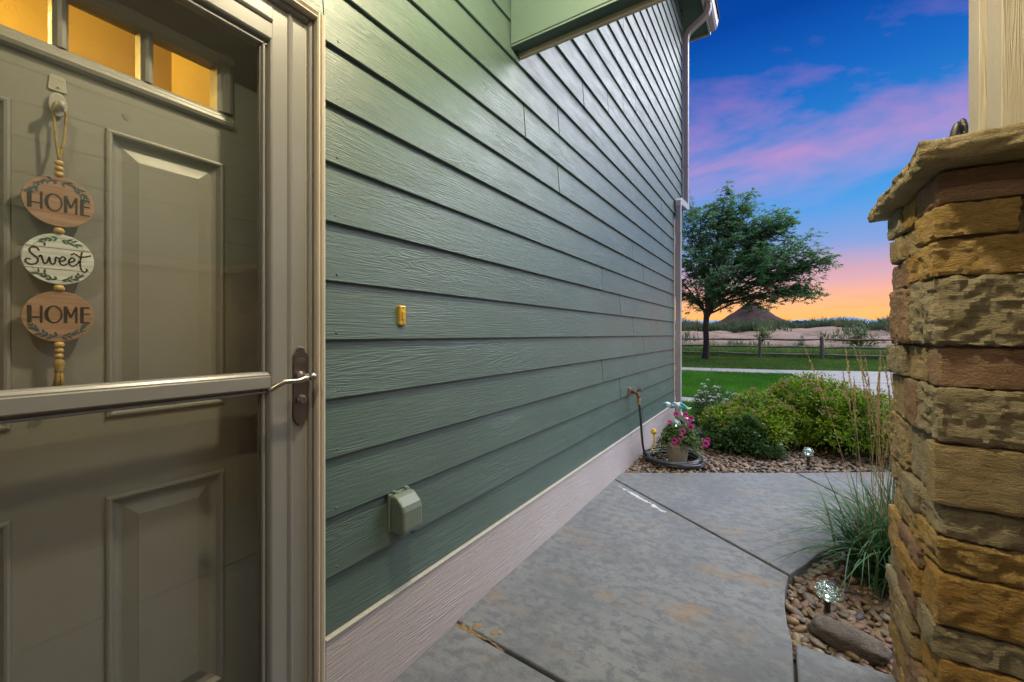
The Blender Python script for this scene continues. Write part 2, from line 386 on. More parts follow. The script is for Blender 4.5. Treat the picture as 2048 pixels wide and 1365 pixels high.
# pavement, driveway, front walk
def sheet(name, poly, z0, z1, mat):
    mb = MB(); mb.prism(poly, 'z', z0, z1); return tag(mb.build(name, mat), kind='structure')
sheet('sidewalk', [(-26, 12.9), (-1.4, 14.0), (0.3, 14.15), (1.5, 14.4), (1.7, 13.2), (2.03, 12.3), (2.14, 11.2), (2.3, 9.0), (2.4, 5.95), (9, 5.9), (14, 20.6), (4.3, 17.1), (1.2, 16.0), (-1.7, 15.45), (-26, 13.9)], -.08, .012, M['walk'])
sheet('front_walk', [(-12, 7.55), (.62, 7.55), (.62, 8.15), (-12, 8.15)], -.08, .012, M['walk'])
t = NT('walk_joint'); t.pbr(C4(.08, .075, .07), .9); M['joint'] = t.mat
for p, q in [((-2.9, 14.0), (-3.05, 15.3)), ((-.55, 14.08), (-.75, 15.7)), ((1.45, 14.4), (.95, 16.0)), ((3.2, 9.5), (8.5, 11.6)), ((2.5, 12.6), (7.2, 15.0)), ((4.6, 8), (4.3, 17.0))]:
    d = Vector((q[0]-p[0], q[1]-p[1])).normalized()*.008
    sheet('pavement_joint', [(p[0]-d.y, p[1]+d.x), (p[0]+d.y, p[1]-d.x), (q[0]+d.y, q[1]-d.x), (q[0]-d.y, q[1]+d.x)], .009, .0165, M['joint'])

t = NT('lawn_soil'); t.pbr(t.mix(t.noise(t.obj(), 3, 5), C4(.018, .045, .010), C4(.035, .075, .016)), .95, .2); M['lawn'] = t.mat
LAWN = [(-14, 8.17), (.9, 8.17), (.9, 7.4), (2.25, 7.0), (2.28, 9.0), (2.12, 11.2), (2.01, 12.3), (1.68, 13.2), (1.48, 14.38), (.3, 14.12), (-1.4, 13.98), (-14, 13.4)]
VERGE = [(-26, 13.95), (-1.7, 15.47), (1.2, 16.02), (4.3, 17.12), (14, 20.6), (14, 24.5), (-26, 24.5)]
SIDE = [(-9, 6.0), (.1, 6.0), (.75, 6.3), (2.2, 6.1), (2.2, 6.95), (.6, 7.4), (.6, 7.53), (-9, 7.53)]
for nm, poly in (('lawn', LAWN), ('verge', VERGE), ('side_lawn', SIDE)): sheet(nm, poly, -.08, .0, M['lawn'])

def in_poly(P, poly):
    x, y = P[:, 0], P[:, 1]; c = np.zeros(len(P), bool); n = len(poly)
    for i in range(n):
        x1, y1 = poly[i]; x2, y2 = poly[(i+1) % n]
        if y1 == y2: continue
        k = ((y1 > y) != (y2 > y)) & (x < (x2-x1)*(y-y1)/(y2-y1)+x1); c ^= k
    return c
def blades(name, pts, hgt, wid, mat, lean=.5, zf=None, hv=.5):
    n = len(pts); h = hgt*(1-hv+2*hv*rng.random(n)); a = rng.random(n)*2*np.pi; b = rng.random(n)*2*np.pi; l = lean*h*rng.random(n)
    w = wid*(.6+.8*rng.random(n))
    z = np.zeros(n) if zf is None else zf
    dx, dy = np.cos(a)*w/2, np.sin(a)*w/2; lx, ly = np.cos(b)*l, np.sin(b)*l
    B0 = np.stack([pts[:,0]-dx, pts[:,1]-dy, z], 1); B1 = np.stack([pts[:,0]+dx, pts[:,1]+dy, z], 1)
    C0 = np.stack([pts[:,0]-dx*.8+lx*.35, pts[:,1]-dy*.8+ly*.35, z+h*.6], 1); C1 = np.stack([pts[:,0]+dx*.8+lx*.35, pts[:,1]+dy*.8+ly*.35, z+h*.6], 1)
    T = np.stack([pts[:,0]+lx, pts[:,1]+ly, z+h*.97], 1)
    V = np.stack([B0, B1, C1, C0, T], 1).reshape(-1, 3); i = np.arange(n)*5
    F = np.concatenate([np.stack([i, i+1, i+2], 1), np.stack([i, i+2, i+3], 1), np.stack([i+3, i+2, i+4], 1)])
    return np_mesh(name, V, F, mat, col_attr=np.repeat(np.clip(.55*rng.random(n)+.22+np.array([.42*noise.noise((p[0]*.7, p[1]*.7, 1))+.25*noise.noise((p[0]*2.3, p[1]*2.3, 4)) for p in pts]), 0, 1), 5))
def scatter(poly, n, box):
    P = np.stack([box[0]+(box[1]-box[0])*rng.random(n), box[2]+(box[3]-box[2])*rng.random(n)], 1); return P[in_poly(P, poly)]
M['turf'] = m_leaf('lawn_grass', [(0, (.035, .14, .010, 1)), (.5, (.060, .21, .014, 1)), (1, (.11, .28, .026, 1))], .4)
M['verge_turf'] = m_leaf('verge_grass', [(0, (.055, .13, .018, 1)), (.6, (.10, .19, .030, 1)), (1, (.20, .22, .07, 1))], .4)
M['tall'] = m_leaf('tall_weeds', [(0, (.05, .12, .02, 1)), (.6, (.10, .19, .035, 1)), (1, (.24, .25, .08, 1))], .4)
M['sage'] = m_leaf('sage_weeds', [(0, (.055, .095, .045, 1)), (.6, (.10, .15, .07, 1)), (1, (.24, .22, .11, 1))], .3)
tag(blades('lawn_grass', scatter(LAWN, 150000, (-4.5, 2.4, 7, 14.4)), .055, .008, M['turf']), 'short bright green mown grass of the lawn before the sidewalk', 'grass', kind='stuff')
tag(blades('side_lawn_grass', scatter(SIDE, 26000, (-2.2, 2.2, 6, 7.53)), .055, .008, M['turf']), 'small patch of mown grass just past the house corner', 'grass', kind='stuff')
tag(blades('verge_grass', scatter(VERGE, 110000, (-8, 9, 14, 24.4)), .075, .014, M['verge_turf']), 'green grass strip between the sidewalk and the rail fence', 'grass', kind='stuff')
P = np.stack([-12+26*rng.random(26000), 23.9+4.2*rng.random(26000)**1.5], 1)
tag(blades('tall_weeds', P, .50, .022, M['tall'], .6, np.array([terrain(*p) for p in P])), 'tall green weeds growing behind the wooden rail fence', 'weeds', kind='stuff')
def patchy(n, box, sc, thr):
    P = np.stack([box[0]+(box[1]-box[0])*rng.random(n), box[2]+(box[3]-box[2])*rng.random(n)], 1)
    k = np.array([noise.noise((p[0]*sc, p[1]*sc*1.4, 7.7)) for p in P]) > thr
    return P[k]
P = np.concatenate([patchy(34000, (-16, 2.2, 37.5, 46), .22, -.05), patchy(9000, (2, 7, 40, 47), .3, .1), patchy(26000, (6.0, 22, 35, 46), .2, -.10), patchy(12000, (-14, 16, 27, 38), .3, .26)])
hw = np.array([.35+.9*max(0, .5+noise.noise((p[0]*.55, p[1]*.55, 4))) for p in P])
tag(blades('field_weeds', P, .62*hw, .05, M['sage'], .7, np.array([terrain(*p) for p in P])), 'grey green weeds along the crest of the dirt field', 'weeds', kind='stuff')

# ================================================================== the house
house = empty('house', (0, 0, 0), 'sage green lap sided two storey house with downspout and porch beam', 'house')
Z0, EXP = .2735, .1748
EAVE = 5.67
w = MB()
w.box(-.16, .004, .70, 5.64, .0, 2.64); w.box(-.16, .004, -2.6, -.30, 0, 2.11); w.box(-.16, .004, -2.6, .70, 2.06, 2.64)
w.box(-.16, .004, -2.6, 6.17, 2.64, EAVE+.2)
w.box(-3.4, -.16, 5.45, 5.64, 0, 2.62); w.box(-3.4, -.16, 5.97, 6.17, 2.64, EAVE+.2); w.box(-3.4, -.16, 5.45, 6.17, 2.62, 2.64)
w.build('wall', M['green_paint'], house)

JOINTS = {0: [4.163], 2: [3.454], 3: [3.03], 4: [4.182], 5: [3.836], 6: [3.454], 7: [3.03], 8: [4.182], 9: [3.82], 10: [2.277], 11: [1.875, 4.958], 12: [2.277], 13: [4.958], 14: [2.659], 15: [3.148], 16: [3.537], 17: [3.918], 18: [4.365], 19: [2.845], 20: [3.537], 21: [4.673], 22: [4.308], 23: [5.417], 24: [5.034], 25: [4.316], 26: [5.199], 27: [4.022], 28: [4.905], 29: [4.513], 30: [4.807]}
def siding_board(y0, y1, z, parent, x=0.0, sgn=1, zt=None, jit=True):
    """one lap board: proud and slightly rounded at its lower edge"""
    h = EXP+.030 if zt is None else zt-z
    j = random.uniform(-.0012, .0012) if jit else 0
    prof = [(.0045, z), (.0205+j, z+.0005), (.0225+j, z+.003), (.0070, z+h), (.0045, z+h)]
    mb = MB(); n = 3
    mb.prism([(x+sgn*a, b) for a, b in prof], 'y', y0, y1)
    return mb.build('siding_board', M['siding'], parent)
for i in range(32):
    z = Z0+EXP*i
    if z > EAVE-.02: break
    y0 = .7255 if z < 2.06 else (-2.6)
    y1 = 5.612 if z+EXP*.5 < 2.64 else 6.146
    cuts = [y0]+[c for c in JOINTS.get(i, []) if y0+.2 < c < y1-.1]+[y1]
    for a, b in zip(cuts, cuts[1:]):
        siding_board(a+.0045, b-.0045, z if i else .2850, house, zt=Z0+EXP+.03 if i == 0 else None if z+EXP+.03 < EAVE else EAVE)
siding_board(-2.6, .7235, 2.0835, house, zt=Z0+EXP*11+.03)
# nail heads near the door casing
for i in range(11):
    nb = MB(); yy = .768; nb.lathe([(.0045, 0), (.0035, .0012), (.001, .0018)], 8, (.0, 0, 0), M=Matrix.Translation((.0210, yy+random.uniform(-.006, .006), Z0+EXP*i+.022)) @ Matrix.Rotation(R(90), 4, 'Y')); nb.build('nail_head', M['green_paint'], house)
b = MB(); b.box(.005, .031, .7255, 5.612, -.02, .2745); b.build('base_board', M['base_trim'], house, bevel=.003)
b = MB(); b.prism([(.004, .275), (.036, .275), (.036, .279), (.004, .284)], 'y', .7257, 5.612); b.build('drip_flashing', M['caulk'], house)
b = MB(); b.box(-.10, .026, 5.614, 5.665, -.05, 2.635); b.build('corner_board', M['cream'], house, bevel=.003)
b = MB(); b.box(-.10, .026, 6.148, 6.199, 2.61, EAVE-.002); b.build('corner_board', M['green_paint'], house, bevel=.003)
# eave
b = MB(); b.box(-3.4, .278, -2.6, 6.82, EAVE, EAVE+.015); b.build('soffit', M['green_paint'], house)
b = MB(); b.box(.2785, .300, -2.6, 6.82, EAVE-.035, EAVE+.16); b.box(-3.4, .30, 6.8205, 6.842, EAVE-.035, EAVE+.16); b.build('fascia', M['white_metal'], house)
b = MB(); b.prism([(.302, EAVE+.02), (.36, EAVE+.02), (.385, EAVE+.06), (.40, EAVE+.14), (.40, EAVE+.155), (.302, EAVE+.155)], 'y', -2.6, 6.86); b.build('gutter', M['white_metal'], house, bevel=.003)
b = MB(); b.prism([(-3.4, EAVE+1.9), (.42, EAVE+.17), (.42, EAVE+.19), (-3.4, EAVE+1.93)], 'y', -2.6, 6.86); b.build('roof', m_plain('asphalt_shingle', (.06, .058, .055), .9), house)

def rect_tube(name, pts, wx, wy, mat, parent):
    """rectangular pipe along pts; wx is its size across x, wy its other side"""
    mb = MB(); n = len(pts); i0 = 0; V = []
    for k, p in enumerate(pts):
        p = Vector(p); d = (Vector(pts[min(k+1, n-1)])-Vector(pts[max(k-1, 0)])).normalized()
        if abs(d.x) >= abs(d.y): u = Vector((0, 1, 0)); v = d.cross(u).normalized(); a, c = wy, wx
        else: u = Vector((1, 0, 0)); v = d.cross(u).normalized(); a, c = wx, wy
        if abs(d.x) < 1e-4 and abs(d.y) < 1e-4: u = Vector((1, 0, 0)); v = Vector((0, 1, 0)); a, c = wx, wy
        if abs(d.x) >= abs(d.y) and not (abs(d.x) < 1e-4): u, v, a, c = (v, u, wx, wy)
        if u.x < 0 or (abs(u.x) < 1e-3 and u.z < 0): u = -u
        if v.y < 0 or (abs(v.y) < 1e-3 and v.z < 0): v = -v
        mb.v += [tuple(p-u*a/2-v*c/2), tuple(p+u*a/2-v*c/2), tuple(p+u*a/2+v*c/2), tuple(p-u*a/2+v*c/2)]
    for k in range(n-1):
        for j in range(4):
            l = (j+1) % 4; mb.f.append((4*k+j, 4*k+l, 4*k+4+l, 4*k+4+j)); mb.m.append(0)
    mb.f.append((3, 2, 1, 0)); mb.f.append((4*n-4, 4*n-3, 4*n-2, 4*n-1)); mb.m += [0, 0]
    return mb.build(name, mat, parent, bevel=.006)
# upper downspout: gutter outlet, offset back to the wall, pipe; lower: jog to the lower corner, pipe, shoe
UY = 6.250
ds = rect_tube('downspout', [(.058, UY, 5.33), (.058, UY, 2.98)], .062, .082, M['downspout'], house)
pts = [(.345, UY, EAVE+.03), (.345, UY, EAVE-.055), (.325, UY, EAVE-.11), (.27, UY, EAVE-.155), (.17, UY, EAVE-.215), (.10, UY, EAVE-.262), (.067, UY, EAVE-.31), (.0585, UY, EAVE-.36)]
e1 = rect_tube('elbow', pts, .066, .086, M['downspout'], house)
LY = 5.715
e2 = rect_tube('elbow', [(.058, UY, 3.02), (.058, UY, 2.965), (.058, UY-.03, 2.94), (.058, LY+.05, 2.90), (.058, LY+.005, 2.875), (.058, LY, 2.82)], .066, .086, M['white_metal'], house)
rect_tube('downspout', [(.058, LY, 2.845), (.058, LY, .20)], .062, .082, M['downspout'], house)
rect_tube('shoe', [(.058, LY, .22), (.058, LY, .16), (.075, LY, .115), (.14, LY, .065), (.23, LY, .035)], .066, .086, M['white_metal'], house)
for z, y in ((4.6, UY), (3.5, UY), (2.45, LY), (.9, LY)):
    b = MB(); b.box(.020, .0905, y-.0425, y+.0425, z, z+.028); b.build('strap', M['downspout'], house)

# porch: beam, ceiling, outer edge
BY0, BY1, BZ = 1.730, 1.834, 2.585
b = MB(); b.box(.0215, 2.45, BY0, BY1-.022, BZ+.012, 2.93); b.build('porch_beam', M['green_paint'], house, bevel=.004)
b = MB(); b.box(.0215, 2.45, BY1-.0215, BY1, BZ-.010, 2.98); b.build('beam_trim', M['cream'], house, bevel=.003)
b = MB(); b.box(.0215, 2.45, BY0+.004, BY0+.038, BZ+.001, BZ+.0115); b.build('beam_trim', M['green_paint'], house, bevel=.002)
b = MB(); b.box(.0225, 2.45, -2.6, BY0-.001, 2.93, 2.97); b.build('porch_ceiling', M['cream'], house)
b = MB(); b.prism([(-2.6, 3.15), (BY1+.25, 2.985), (BY1+.25, 3.02), (-2.6, 3.2)], 'x', .03, 2.6); b.build('porch_roof', M['green_paint'], house)

# hallway behind the door, lit by its own lamp
wallm = m_plain('warm_hall_paint', (.62, .48, .16), .6, bump=.004, bscale=120)
b = MB()
b.box(-2.6, -2.55, -.9, 1.4, 0, 2.6); b.box(-2.55, -.17, -.9, -.85, 0, 2.6); b.box(-2.55, -.17, 1.0, 1.05, 0, 2.6); b.box(-2.6, -.17, -.9, 1.4, 2.45, 2.5); b.box(-2.6, -.17, -.9, 1.4, -.05, 0.0)
b.box(-1.75, -1.2, .25, 1.0, 0, 2.45); b.box(-.75, -.2, .62, 1.0, 0, 2.45)
b.build('hallway', wallm, house)
hl = bpy.data.lights.new('hall_lamp', 'POINT'); hl.energy = 8.0; hl.color = (1, .66, .17); hl.shadow_soft_size = .12
hlo = bpy.data.objects.new('hall_lamp', hl); col.objects.link(hlo); hlo.location = (-.85, .02, 2.1)

# door casing (brick mould) and jamb
b = MB()
prof = [(.006, .700), (.030, .700), (.034, .706), (.034, .712), (.027, .716), (.027, .722), (.033, .727), (.036, .737), (.034, .745), (.006, .745)]
prof = [(a, .700+(c-.700)*.5) for a, c in prof]; b.prism(prof, 'z', 0, 2.081); b.build('door_casing', M['cream'], house)
b = MB(); p2 = [(.006, 2.062), (.030, 2.062), (.034, 2.068), (.034, 2.074), (.027, 2.078), (.027, 2.084), (.033, 2.089), (.036, 2.099), (.034, 2.107), (.006, 2.107)]
b.prism([(a, 2.062+(c-2.062)*.43) for a, c in p2], 'y', -.30, .6995); b.build('door_casing', M['cream'], house)
b = MB(); b.prism(prof and [(a, -.30-(c-.70)) for a, c in prof], 'z', 0, 2.081); b.build('door_casing', M['cream'], house)
b = MB(); b.box(-.158, .003, .682, .6985, .02, 2.06); b.build('door_jamb', M['cream'], house)
b = MB(); b.box(-.158, .003, -.299, -.236, .02, 2.06); b.build('door_jamb', M['cream'], house)
b = MB(); b.box(-.158, .003, -.2355, .6815, 2.045, 2.0595); b.build('door_jamb', M['cream'], house)
b = MB(); b.box(-.158, .05, -.299, .6985, -.01, .03); b.build('threshold', M['nickel'], house)

# ================================================================== storm door
storm = empty('storm_door', (-.012, .224, .03), 'taupe storm door with two large glass panes and a pewter lever', 'door')
YC = .224
sp = [(-.034, .570), (-.014, .570), (-.008, .572), (-.008, .576), (-.0125, .578), (-.0125, .582), (.0005, .586), (.003, .590), (.003, .629), (.0065, .632), (.0095, .637), (.0065, .642), (.0040, .645), (.0040, .681), (0, .6835), (-.034, .6835)]
b = MB(); b.prism(sp, 'z', .035, 2.04); b.build('stile', M['storm'], storm)
b = MB(); b.prism([(a, 2*YC-c) for a, c in sp][::-1], 'z', .035, 2.04); b.build('stile', M['storm'], storm)
b = MB(); b.prism([(a, c+1.359) for a, c in sp], 'y', 2*YC-.5885, .5885); b.build('top_rail', M['storm'], storm)
rp = [(-0.034, 1.008), (-0.011, 1.008), (-0.006, 1.0104), (-0.006, 1.0144), (-0.013, 1.0161), (-0.013, 1.0201), (0.002, 1.0225), (0.003, 1.0249), (0.003, 1.0523), (-0.001, 1.0547), (-0.001, 1.0579), (-0.005, 1.0628), (-0.012, 1.066), (-0.034, 1.066)]
b = MB(); b.prism(rp, 'y', 2*YC-.5855, .5855); b.build('middle_rail', M['storm'], storm)
b = MB(); b.prism([(-.034, .04), (.003, .04), (.003, .178), (-.006, .183), (-.006, .188), (-.014, .192), (-.034, .192)], 'y', 2*YC-.5855, .5855); b.build('bottom_rail', M['storm'], storm)
b = MB(); b.box(-.021, -.018, 2*YC-.573, .573, 1.063, 1.936); b.build('glass_pane', M['glass'], storm)
b = MB(); b.box(-.021, -.018, 2*YC-.573, .573, .190, 1.0095); b.build('glass_pane', M['glass'], storm)
zb = [(-.034, .6850), (.007, .6850), (.012, .688), (.014, .692), (.014, .6975), (-.034, .6975)]
b = MB(); b.prism(zb, 'z', .03, 2.0585); b.build('frame', M['storm'], storm)
b = MB(); b.prism([(a, c+1.361) for a, c in zb], 'y', -.235, .6845); b.build('frame', M['storm'], storm)
for zz in (.30, .62, .78, 1.22, 1.62, 1.92):
    b = MB(); b.lathe([(.0032, 0), (.0026, .0012), (.0006, .0014)], 10, M=Matrix.Translation((.014, .695, zz)) @ Matrix.Rotation(R(90), 4, 'Y')); b.build('screw', M['storm'], storm)
b = MB(); b.box(-.0172, -.0145, .5655, .5745, 1.063, 1.938); b.build('gasket', M['gasket'], storm)
b = MB(); b.box(-.0172, -.0145, .5655, .5745, .192, 1.009); b.build('gasket', M['gasket'], storm)
# handle set: escutcheon plate with arched ends, lever, ball, lock cylinder
hy, hz0, hz1 = .6625, .914, 1.131
pl = []
for k in range(7):
    a = math.pi*k/6; pl.append((hy+.0125*math.cos(a), hz1-.016+.016*math.sin(a)))
pl = [(hy+.020, hz1-.024), (hy+.0165, hz1-.019)] + pl + [(hy-.0165, hz1-.019), (hy-.020, hz1-.024), (hy-.020, hz0+.022), (hy-.014, hz0+.007), (hy-.006, hz0), (hy+.006, hz0), (hy+.014, hz0+.007), (hy+.020, hz0+.022)]
b = MB(); b.prism(pl, 'x', .0042, .0125)
plate = b.build('handle_plate', M['pewter'], storm, bevel=.0022)
RX = Matrix.Rotation(R(90), 4, 'Y')
b = MB(); b.lathe([(.0145, 0), (.0145, .006), (.010, .010), (.0085, .022), (.0085, .040)], 18, M=Matrix.Translation((.012, hy, 1.048)) @ RX)
b.tube([(.050, hy+.004, 1.049), (.053, hy-.012, 1.045), (.052, hy-.030, 1.040), (.050, hy-.050, 1.041), (.047, hy-.066, 1.040), (.043, hy-.080, 1.033), (.040, hy-.094, 1.024), (.039, hy-.101, 1.021)], [.0085, .0082, .0070, .0064, .0068, .0075, .0070, .0045], 12)
b.build('lever', M['nickel'], plate, smooth=True)
b = MB(); b.lathe([(.0005, -.0115), (.0062, -.0098), (.0102, -.005), (.0116, 0), (.0102, .005), (.0062, .0098), (.0005, .0115)], 18, (.056, hy+.008, 1.049)); b.build('ball', M['nickel'], plate, smooth=True)
b = MB(); b.lathe([(.0125, 0), (.0125, .005), (.0105, .008), (.0095, .014), (.0085, .0148), (.0005, .0148)], 20, M=Matrix.Translation((.0125, hy, .984)) @ RX); b.build('lock_cylinder', M['nickel'], plate, smooth=False)
b = MB(); b.box(.0272, .0278, hy-.001, hy+.001, .980, .989); b.build('keyhole', M['black'], plate)
# small oval emblem
b = MB(); pts = [(.0130, hy+.0115*math.cos(a), 1.0925+.0055*math.sin(a)) for a in np.linspace(0, 2*math.pi, 25)]; b.tube(pts, .0007, 6, False)
b.tube([(.0130, hy-.008, 1.0905), (.0130, hy-.004, 1.0945), (.0130, hy-.002, 1.0905), (.0130, hy+.001, 1.0940), (.0130, hy+.003, 1.0908), (.0130, hy+.006, 1.0945), (.0130, hy+.008, 1.092)], .0006, 6); b.build('emblem', M['nickel'], plate)

# ================================================================== entry door behind it
door = empty('entry_door', (-.13, .224, .03), 'taupe panelled front door with a row of lit amber panes', 'door')
DX, DB = -.110, -.155
b = MB()
for z0, z1 in ((.032, .25), (.808, .981), (1.618, 1.72), (1.905, 2.043)): b.box(DB, DX, -.2335, .6805, z0, z1)
for z0, z1 in ((.25, .808), (.981, 1.618)):
    for y0, y1 in ((-.2335, -.075), (.158, .290), (.523, .6805)): b.box(DB, DX, y0, y1, z0, z1)
for y0, y1 in ((-.2335, -.09), (.538, .6805)): b.box(DB, DX, y0, y1, 1.72, 1.905)
b.build('door_slab', M['door'], door)
def ring_panel(name, y0, y1, z0, z1, rings, mat, parent):
    mb = MB(); n = len(rings)
    for off, x in rings:
        mb.v += [(x, y0+off, z0+off), (x, y1-off, z0+off), (x, y1-off, z1-off), (x, y0+off, z1-off)]
    for k in range(n-1):
        for j in range(4):
            l = (j+1) % 4; mb.f.append((4*k+j, 4*k+l, 4*k+4+l, 4*k+4+j)); mb.m.append(0)
    mb.f.append((4*n-4, 4*n-3, 4*n-2, 4*n-1)); mb.m.append(0)
    return mb.build(name, mat, parent)
PR = [(0, -.1105), (.002, -.1055), (.006, -.1040), (.010, -.1050), (.013, -.110), (.016, -.1165), (.021, -.1185), (.026, -.1205), (.031, -.1205), (.056, -.1125), (.058, -.1115)]
for y0, y1 in ((-.075, .158), (.290, .523)):
    for z0, z1 in ((.981, 1.618), (.25, .808)): ring_panel('door_panel', y0, y1, z0, z1, PR, M['door'], door)
bp = [(DX+.0005, 1.7155), (-.104, 1.7155), (-.0985, 1.720), (-.096, 1.7275), (-.0985, 1.736), (-.103, 1.740), (-.104, 1.745), (-.108, 1.752), (-.150, 1.752), (-.150, 1.7205), (DX+.0005, 1.7205)]
b = MB(); b.prism(bp, 'y', -.0945, .5425); b.build('lite_frame', M['door'], door)
b = MB(); b.prism([(x, 2*1.8125-z) for x, z in bp][::-1], 'y', -.0945, .5425); b.build('lite_frame', M['door'], door)
sp2 = [(x, .538-(z-1.720)) for x, z in bp]
b = MB(); b.prism(sp2, 'z', 1.7525, 1.8725); b.build('lite_frame', M['door'], door)
b = MB(); b.prism([(x, 2*YC-y) for x, y in sp2][::-1], 'z', 1.7525, 1.8725); b.build('lite_frame', M['door'], door)
for y0, y1 in ((.352, .376), (.212, .236), (.072, .096)):
    b = MB(); b.prism([(-.150, y0), (-.116, y0), (-.105, y0+.006), (-.103, y0+.012), (-.105, y1-.006), (-.116, y1), (-.150, y1)], 'z', 1.7525, 1.8725); b.build('muntin', M['door'], door)
for y0, y1 in ((.377, .505), (.237, .351), (.097, .211), (-.055, .071)):
    b = MB(); b.box(-.134, -.130, y0, y1, 1.753, 1.872); b.build('window_pane', M['lite_glass'], door)
b = MB(); b.prism([(.318+q[0], 1.652+q[1]) for q in ((0, .008), (.012, .011), (.014, .002), (.009, -.003), (.004, -.002))], 'x', DX+.0003, DX+.0010); b.build('tape_scrap', M['storm'], door)

# ================================================================== hook and hanging sign
hook = empty('wall_hook', (-.109, .218, 1.61), 'small oval adhesive hook stuck on the taupe door above the sign', 'hook')
def rrect(cy, cz, wb, wt, h):  # rounded trapezoid outline
    P = []
    for sx, sz, w_ in ((1, 1, wt), (-1, 1, wt), (-1, -1, wb), (1, -1, wb)):
        for k in range(4):
            a = {(1, 1): 0, (-1, 1): 90, (-1, -1): 180, (1, -1): 270}[(sx, sz)] + 30*k
            P.append((cy+sx*(w_/2-.004)+.004*math.cos(R(a)), cz+sz*(h/2-.004)+.004*math.sin(R(a))))
    return P
M['hookm'] = m_plain('grey_plastic', (.40, .385, .35), .35)
b = MB(); b.prism(rrect(.2185, 1.6765, .027, .022, .032), 'x', DX+.0004, DX+.003); b.lathe([(.0022, 0), (.0018, .003)], 8, M=Matrix.Translation((DX+.003, .2195, 1.669)) @ RX); b.build('adhesive_plate', M['hookm'], hook, bevel=.0008)
b = MB(); b.prism([(.2185+.0135*math.cos(a), 1.632+.0245*math.sin(a)) for a in np.linspace(0, 2*math.pi, 28)[:-1]], 'x', DX+.0035, DX+.008); b.build('hook_plate', M['hookm'], hook, bevel=.002)
b = MB(); b.tube([(DX+.007, .2185, 1.634), (DX+.018, .2185, 1.622), (DX+.027, .2185, 1.617), (DX+.032, .2185, 1.622), (DX+.033, .2185, 1.632)], [.0065, .006, .0055, .0055, .0045], 12); b.build('hook_arm', M['hookm'], hook, smooth=True)

SX = -.087                                                     # plane of the discs
sign = empty('hanging_sign', (SX, .217, 1.43), 'hanging sign of three round wooden plaques reading HOME Sweet HOME with tassel', 'sign')
M['jute'] = m_plain('jute_cord', (.36, .25, .09), .85, bump=.003, bscale=400, var=.3, vscale=80)
M['bead'] = m_plain('pale_wood_bead', (.52, .35, .13), .45, var=.15, vscale=60)
M['ink'] = m_plain('dark_lettering', (.022, .018, .014), .6)
M['leafink'] = m_plain('blue_leaf_print', (.030, .085, .115), .6, var=.5, vscale=120)
M['greenink'] = m_plain('green_leaf_print', (.055, .115, .070), .6, var=.5, vscale=120)
t = NT('pink_plank'); g = t.noise(t.mapping((1, 8, 120)), 1, 4, .6); t.pbr(t.mix(t.rangem(g, .35, .65, 0, 1), C4(.28, .155, .10), C4(.40, .25, .18)), .6); M['pink_plank'] = t.mat
t = NT('white_plank'); g = t.noise(t.mapping((1, 8, 110)), 1, 5, .65); t.pbr(t.mix(t.rangem(g, .40, .62, 0, 1), C4(.50, .53, .53), C4(.74, .77, .76)), .6); M['white_plank'] = t.mat
for sgn in (-1, 1):
    b = MB(); b.tube([(DX+.022, .2185+sgn*.004, 1.626), (DX+.020, .2185+sgn*.009, 1.612), (DX+.020, .2185+sgn*.006, 1.56), (SX, .2175+sgn*.001, 1.522), (SX, .217, 1.515)], .0022, 8); b.build('cord', M['jute'], sign, smooth=True)
def bead(z, r=.0072):
    b = MB(); b.lathe([(r*.25, -r*.8), (r*.72, -r*.62), (r, 0), (r*.72, r*.62), (r*.25, r*.8)], 16, (SX, .217, z)); b.build('bead', M['bead'], sign, smooth=True)
for z in (1.509, 1.4975, 1.4865): bead(z)
bead(1.3725, .0085); bead(1.2575, .0085); bead(1.1435, .0085); bead(1.1320); bead(1.1210)
b = MB(); b.lathe([(.003, 1.116), (.0075, 1.111), (.0085, 1.104), (.0060, 1.096), (.0068, 1.094), (.0068, 1.090), (.006, 1.088)], 14, (SX, .217, 0))
for k in range(46):
    a = k*2.4; r0 = .005*math.sqrt(((k*7) % 23)/23+.1); b.tube([(SX+r0*math.cos(a), .217+r0*math.sin(a), 1.092), (SX+r0*1.4*math.cos(a), .217+r0*1.4*math.sin(a), 1.072), (SX+2.1*r0*math.cos(a), .217+2.1*r0*math.sin(a), 1.053+.004*random.random())], .0008, 5)
b.build('tassel', M['jute'], sign, smooth=True)

class Ink:
    """flat print on a plaque: strokes in (y, z), a hair proud of its face"""
    def __init__(s, cy, cz): s.b = MB(); s.cy, s.cz = cy, cz; s.k = 0
    def poly(s, P):
        x = SX+.0034+.00002*(s.k % 9); s.k += 1
        i = len(s.b.v); s.b.v += [(x, s.cy+a, s.cz+c) for a, c in P]; s.b.f.append(tuple(range(i, i+len(P)))); s.b.m.append(0)
    def stroke(s, P, w):
        w = w if hasattr(w, '__len__') else [w]*len(P); L = []; Rr = []
        for i, p in enumerate(P):
            q = Vector(P[min(i+1, len(P)-1)])-Vector(P[max(i-1, 0)]); q.normalize(); n_ = Vector((-q.y, q.x))*w[i]/2
            L.append((p[0]+n_.x, p[1]+n_.y)); Rr.append((p[0]-n_.x, p[1]-n_.y))
        for i in range(len(P)-1): s.poly([Rr[i], Rr[i+1], L[i+1], L[i]])
    def leaf(s, a, c, ang, ln, wd):
        d = Vector((math.cos(ang), math.sin(ang))); n_ = Vector((-d.y, d.x)); p = Vector((a, c))
        s.poly([tuple(p), tuple(p+d*ln*.35-n_*wd*.5), tuple(p+d*ln*.7-n_*wd*.4), tuple(p+d*ln), tuple(p+d*ln*.7+n_*wd*.4), tuple(p+d*ln*.35+n_*wd*.5)])
    def build(s, name, mat, par): return s.b.build(name, mat, par)
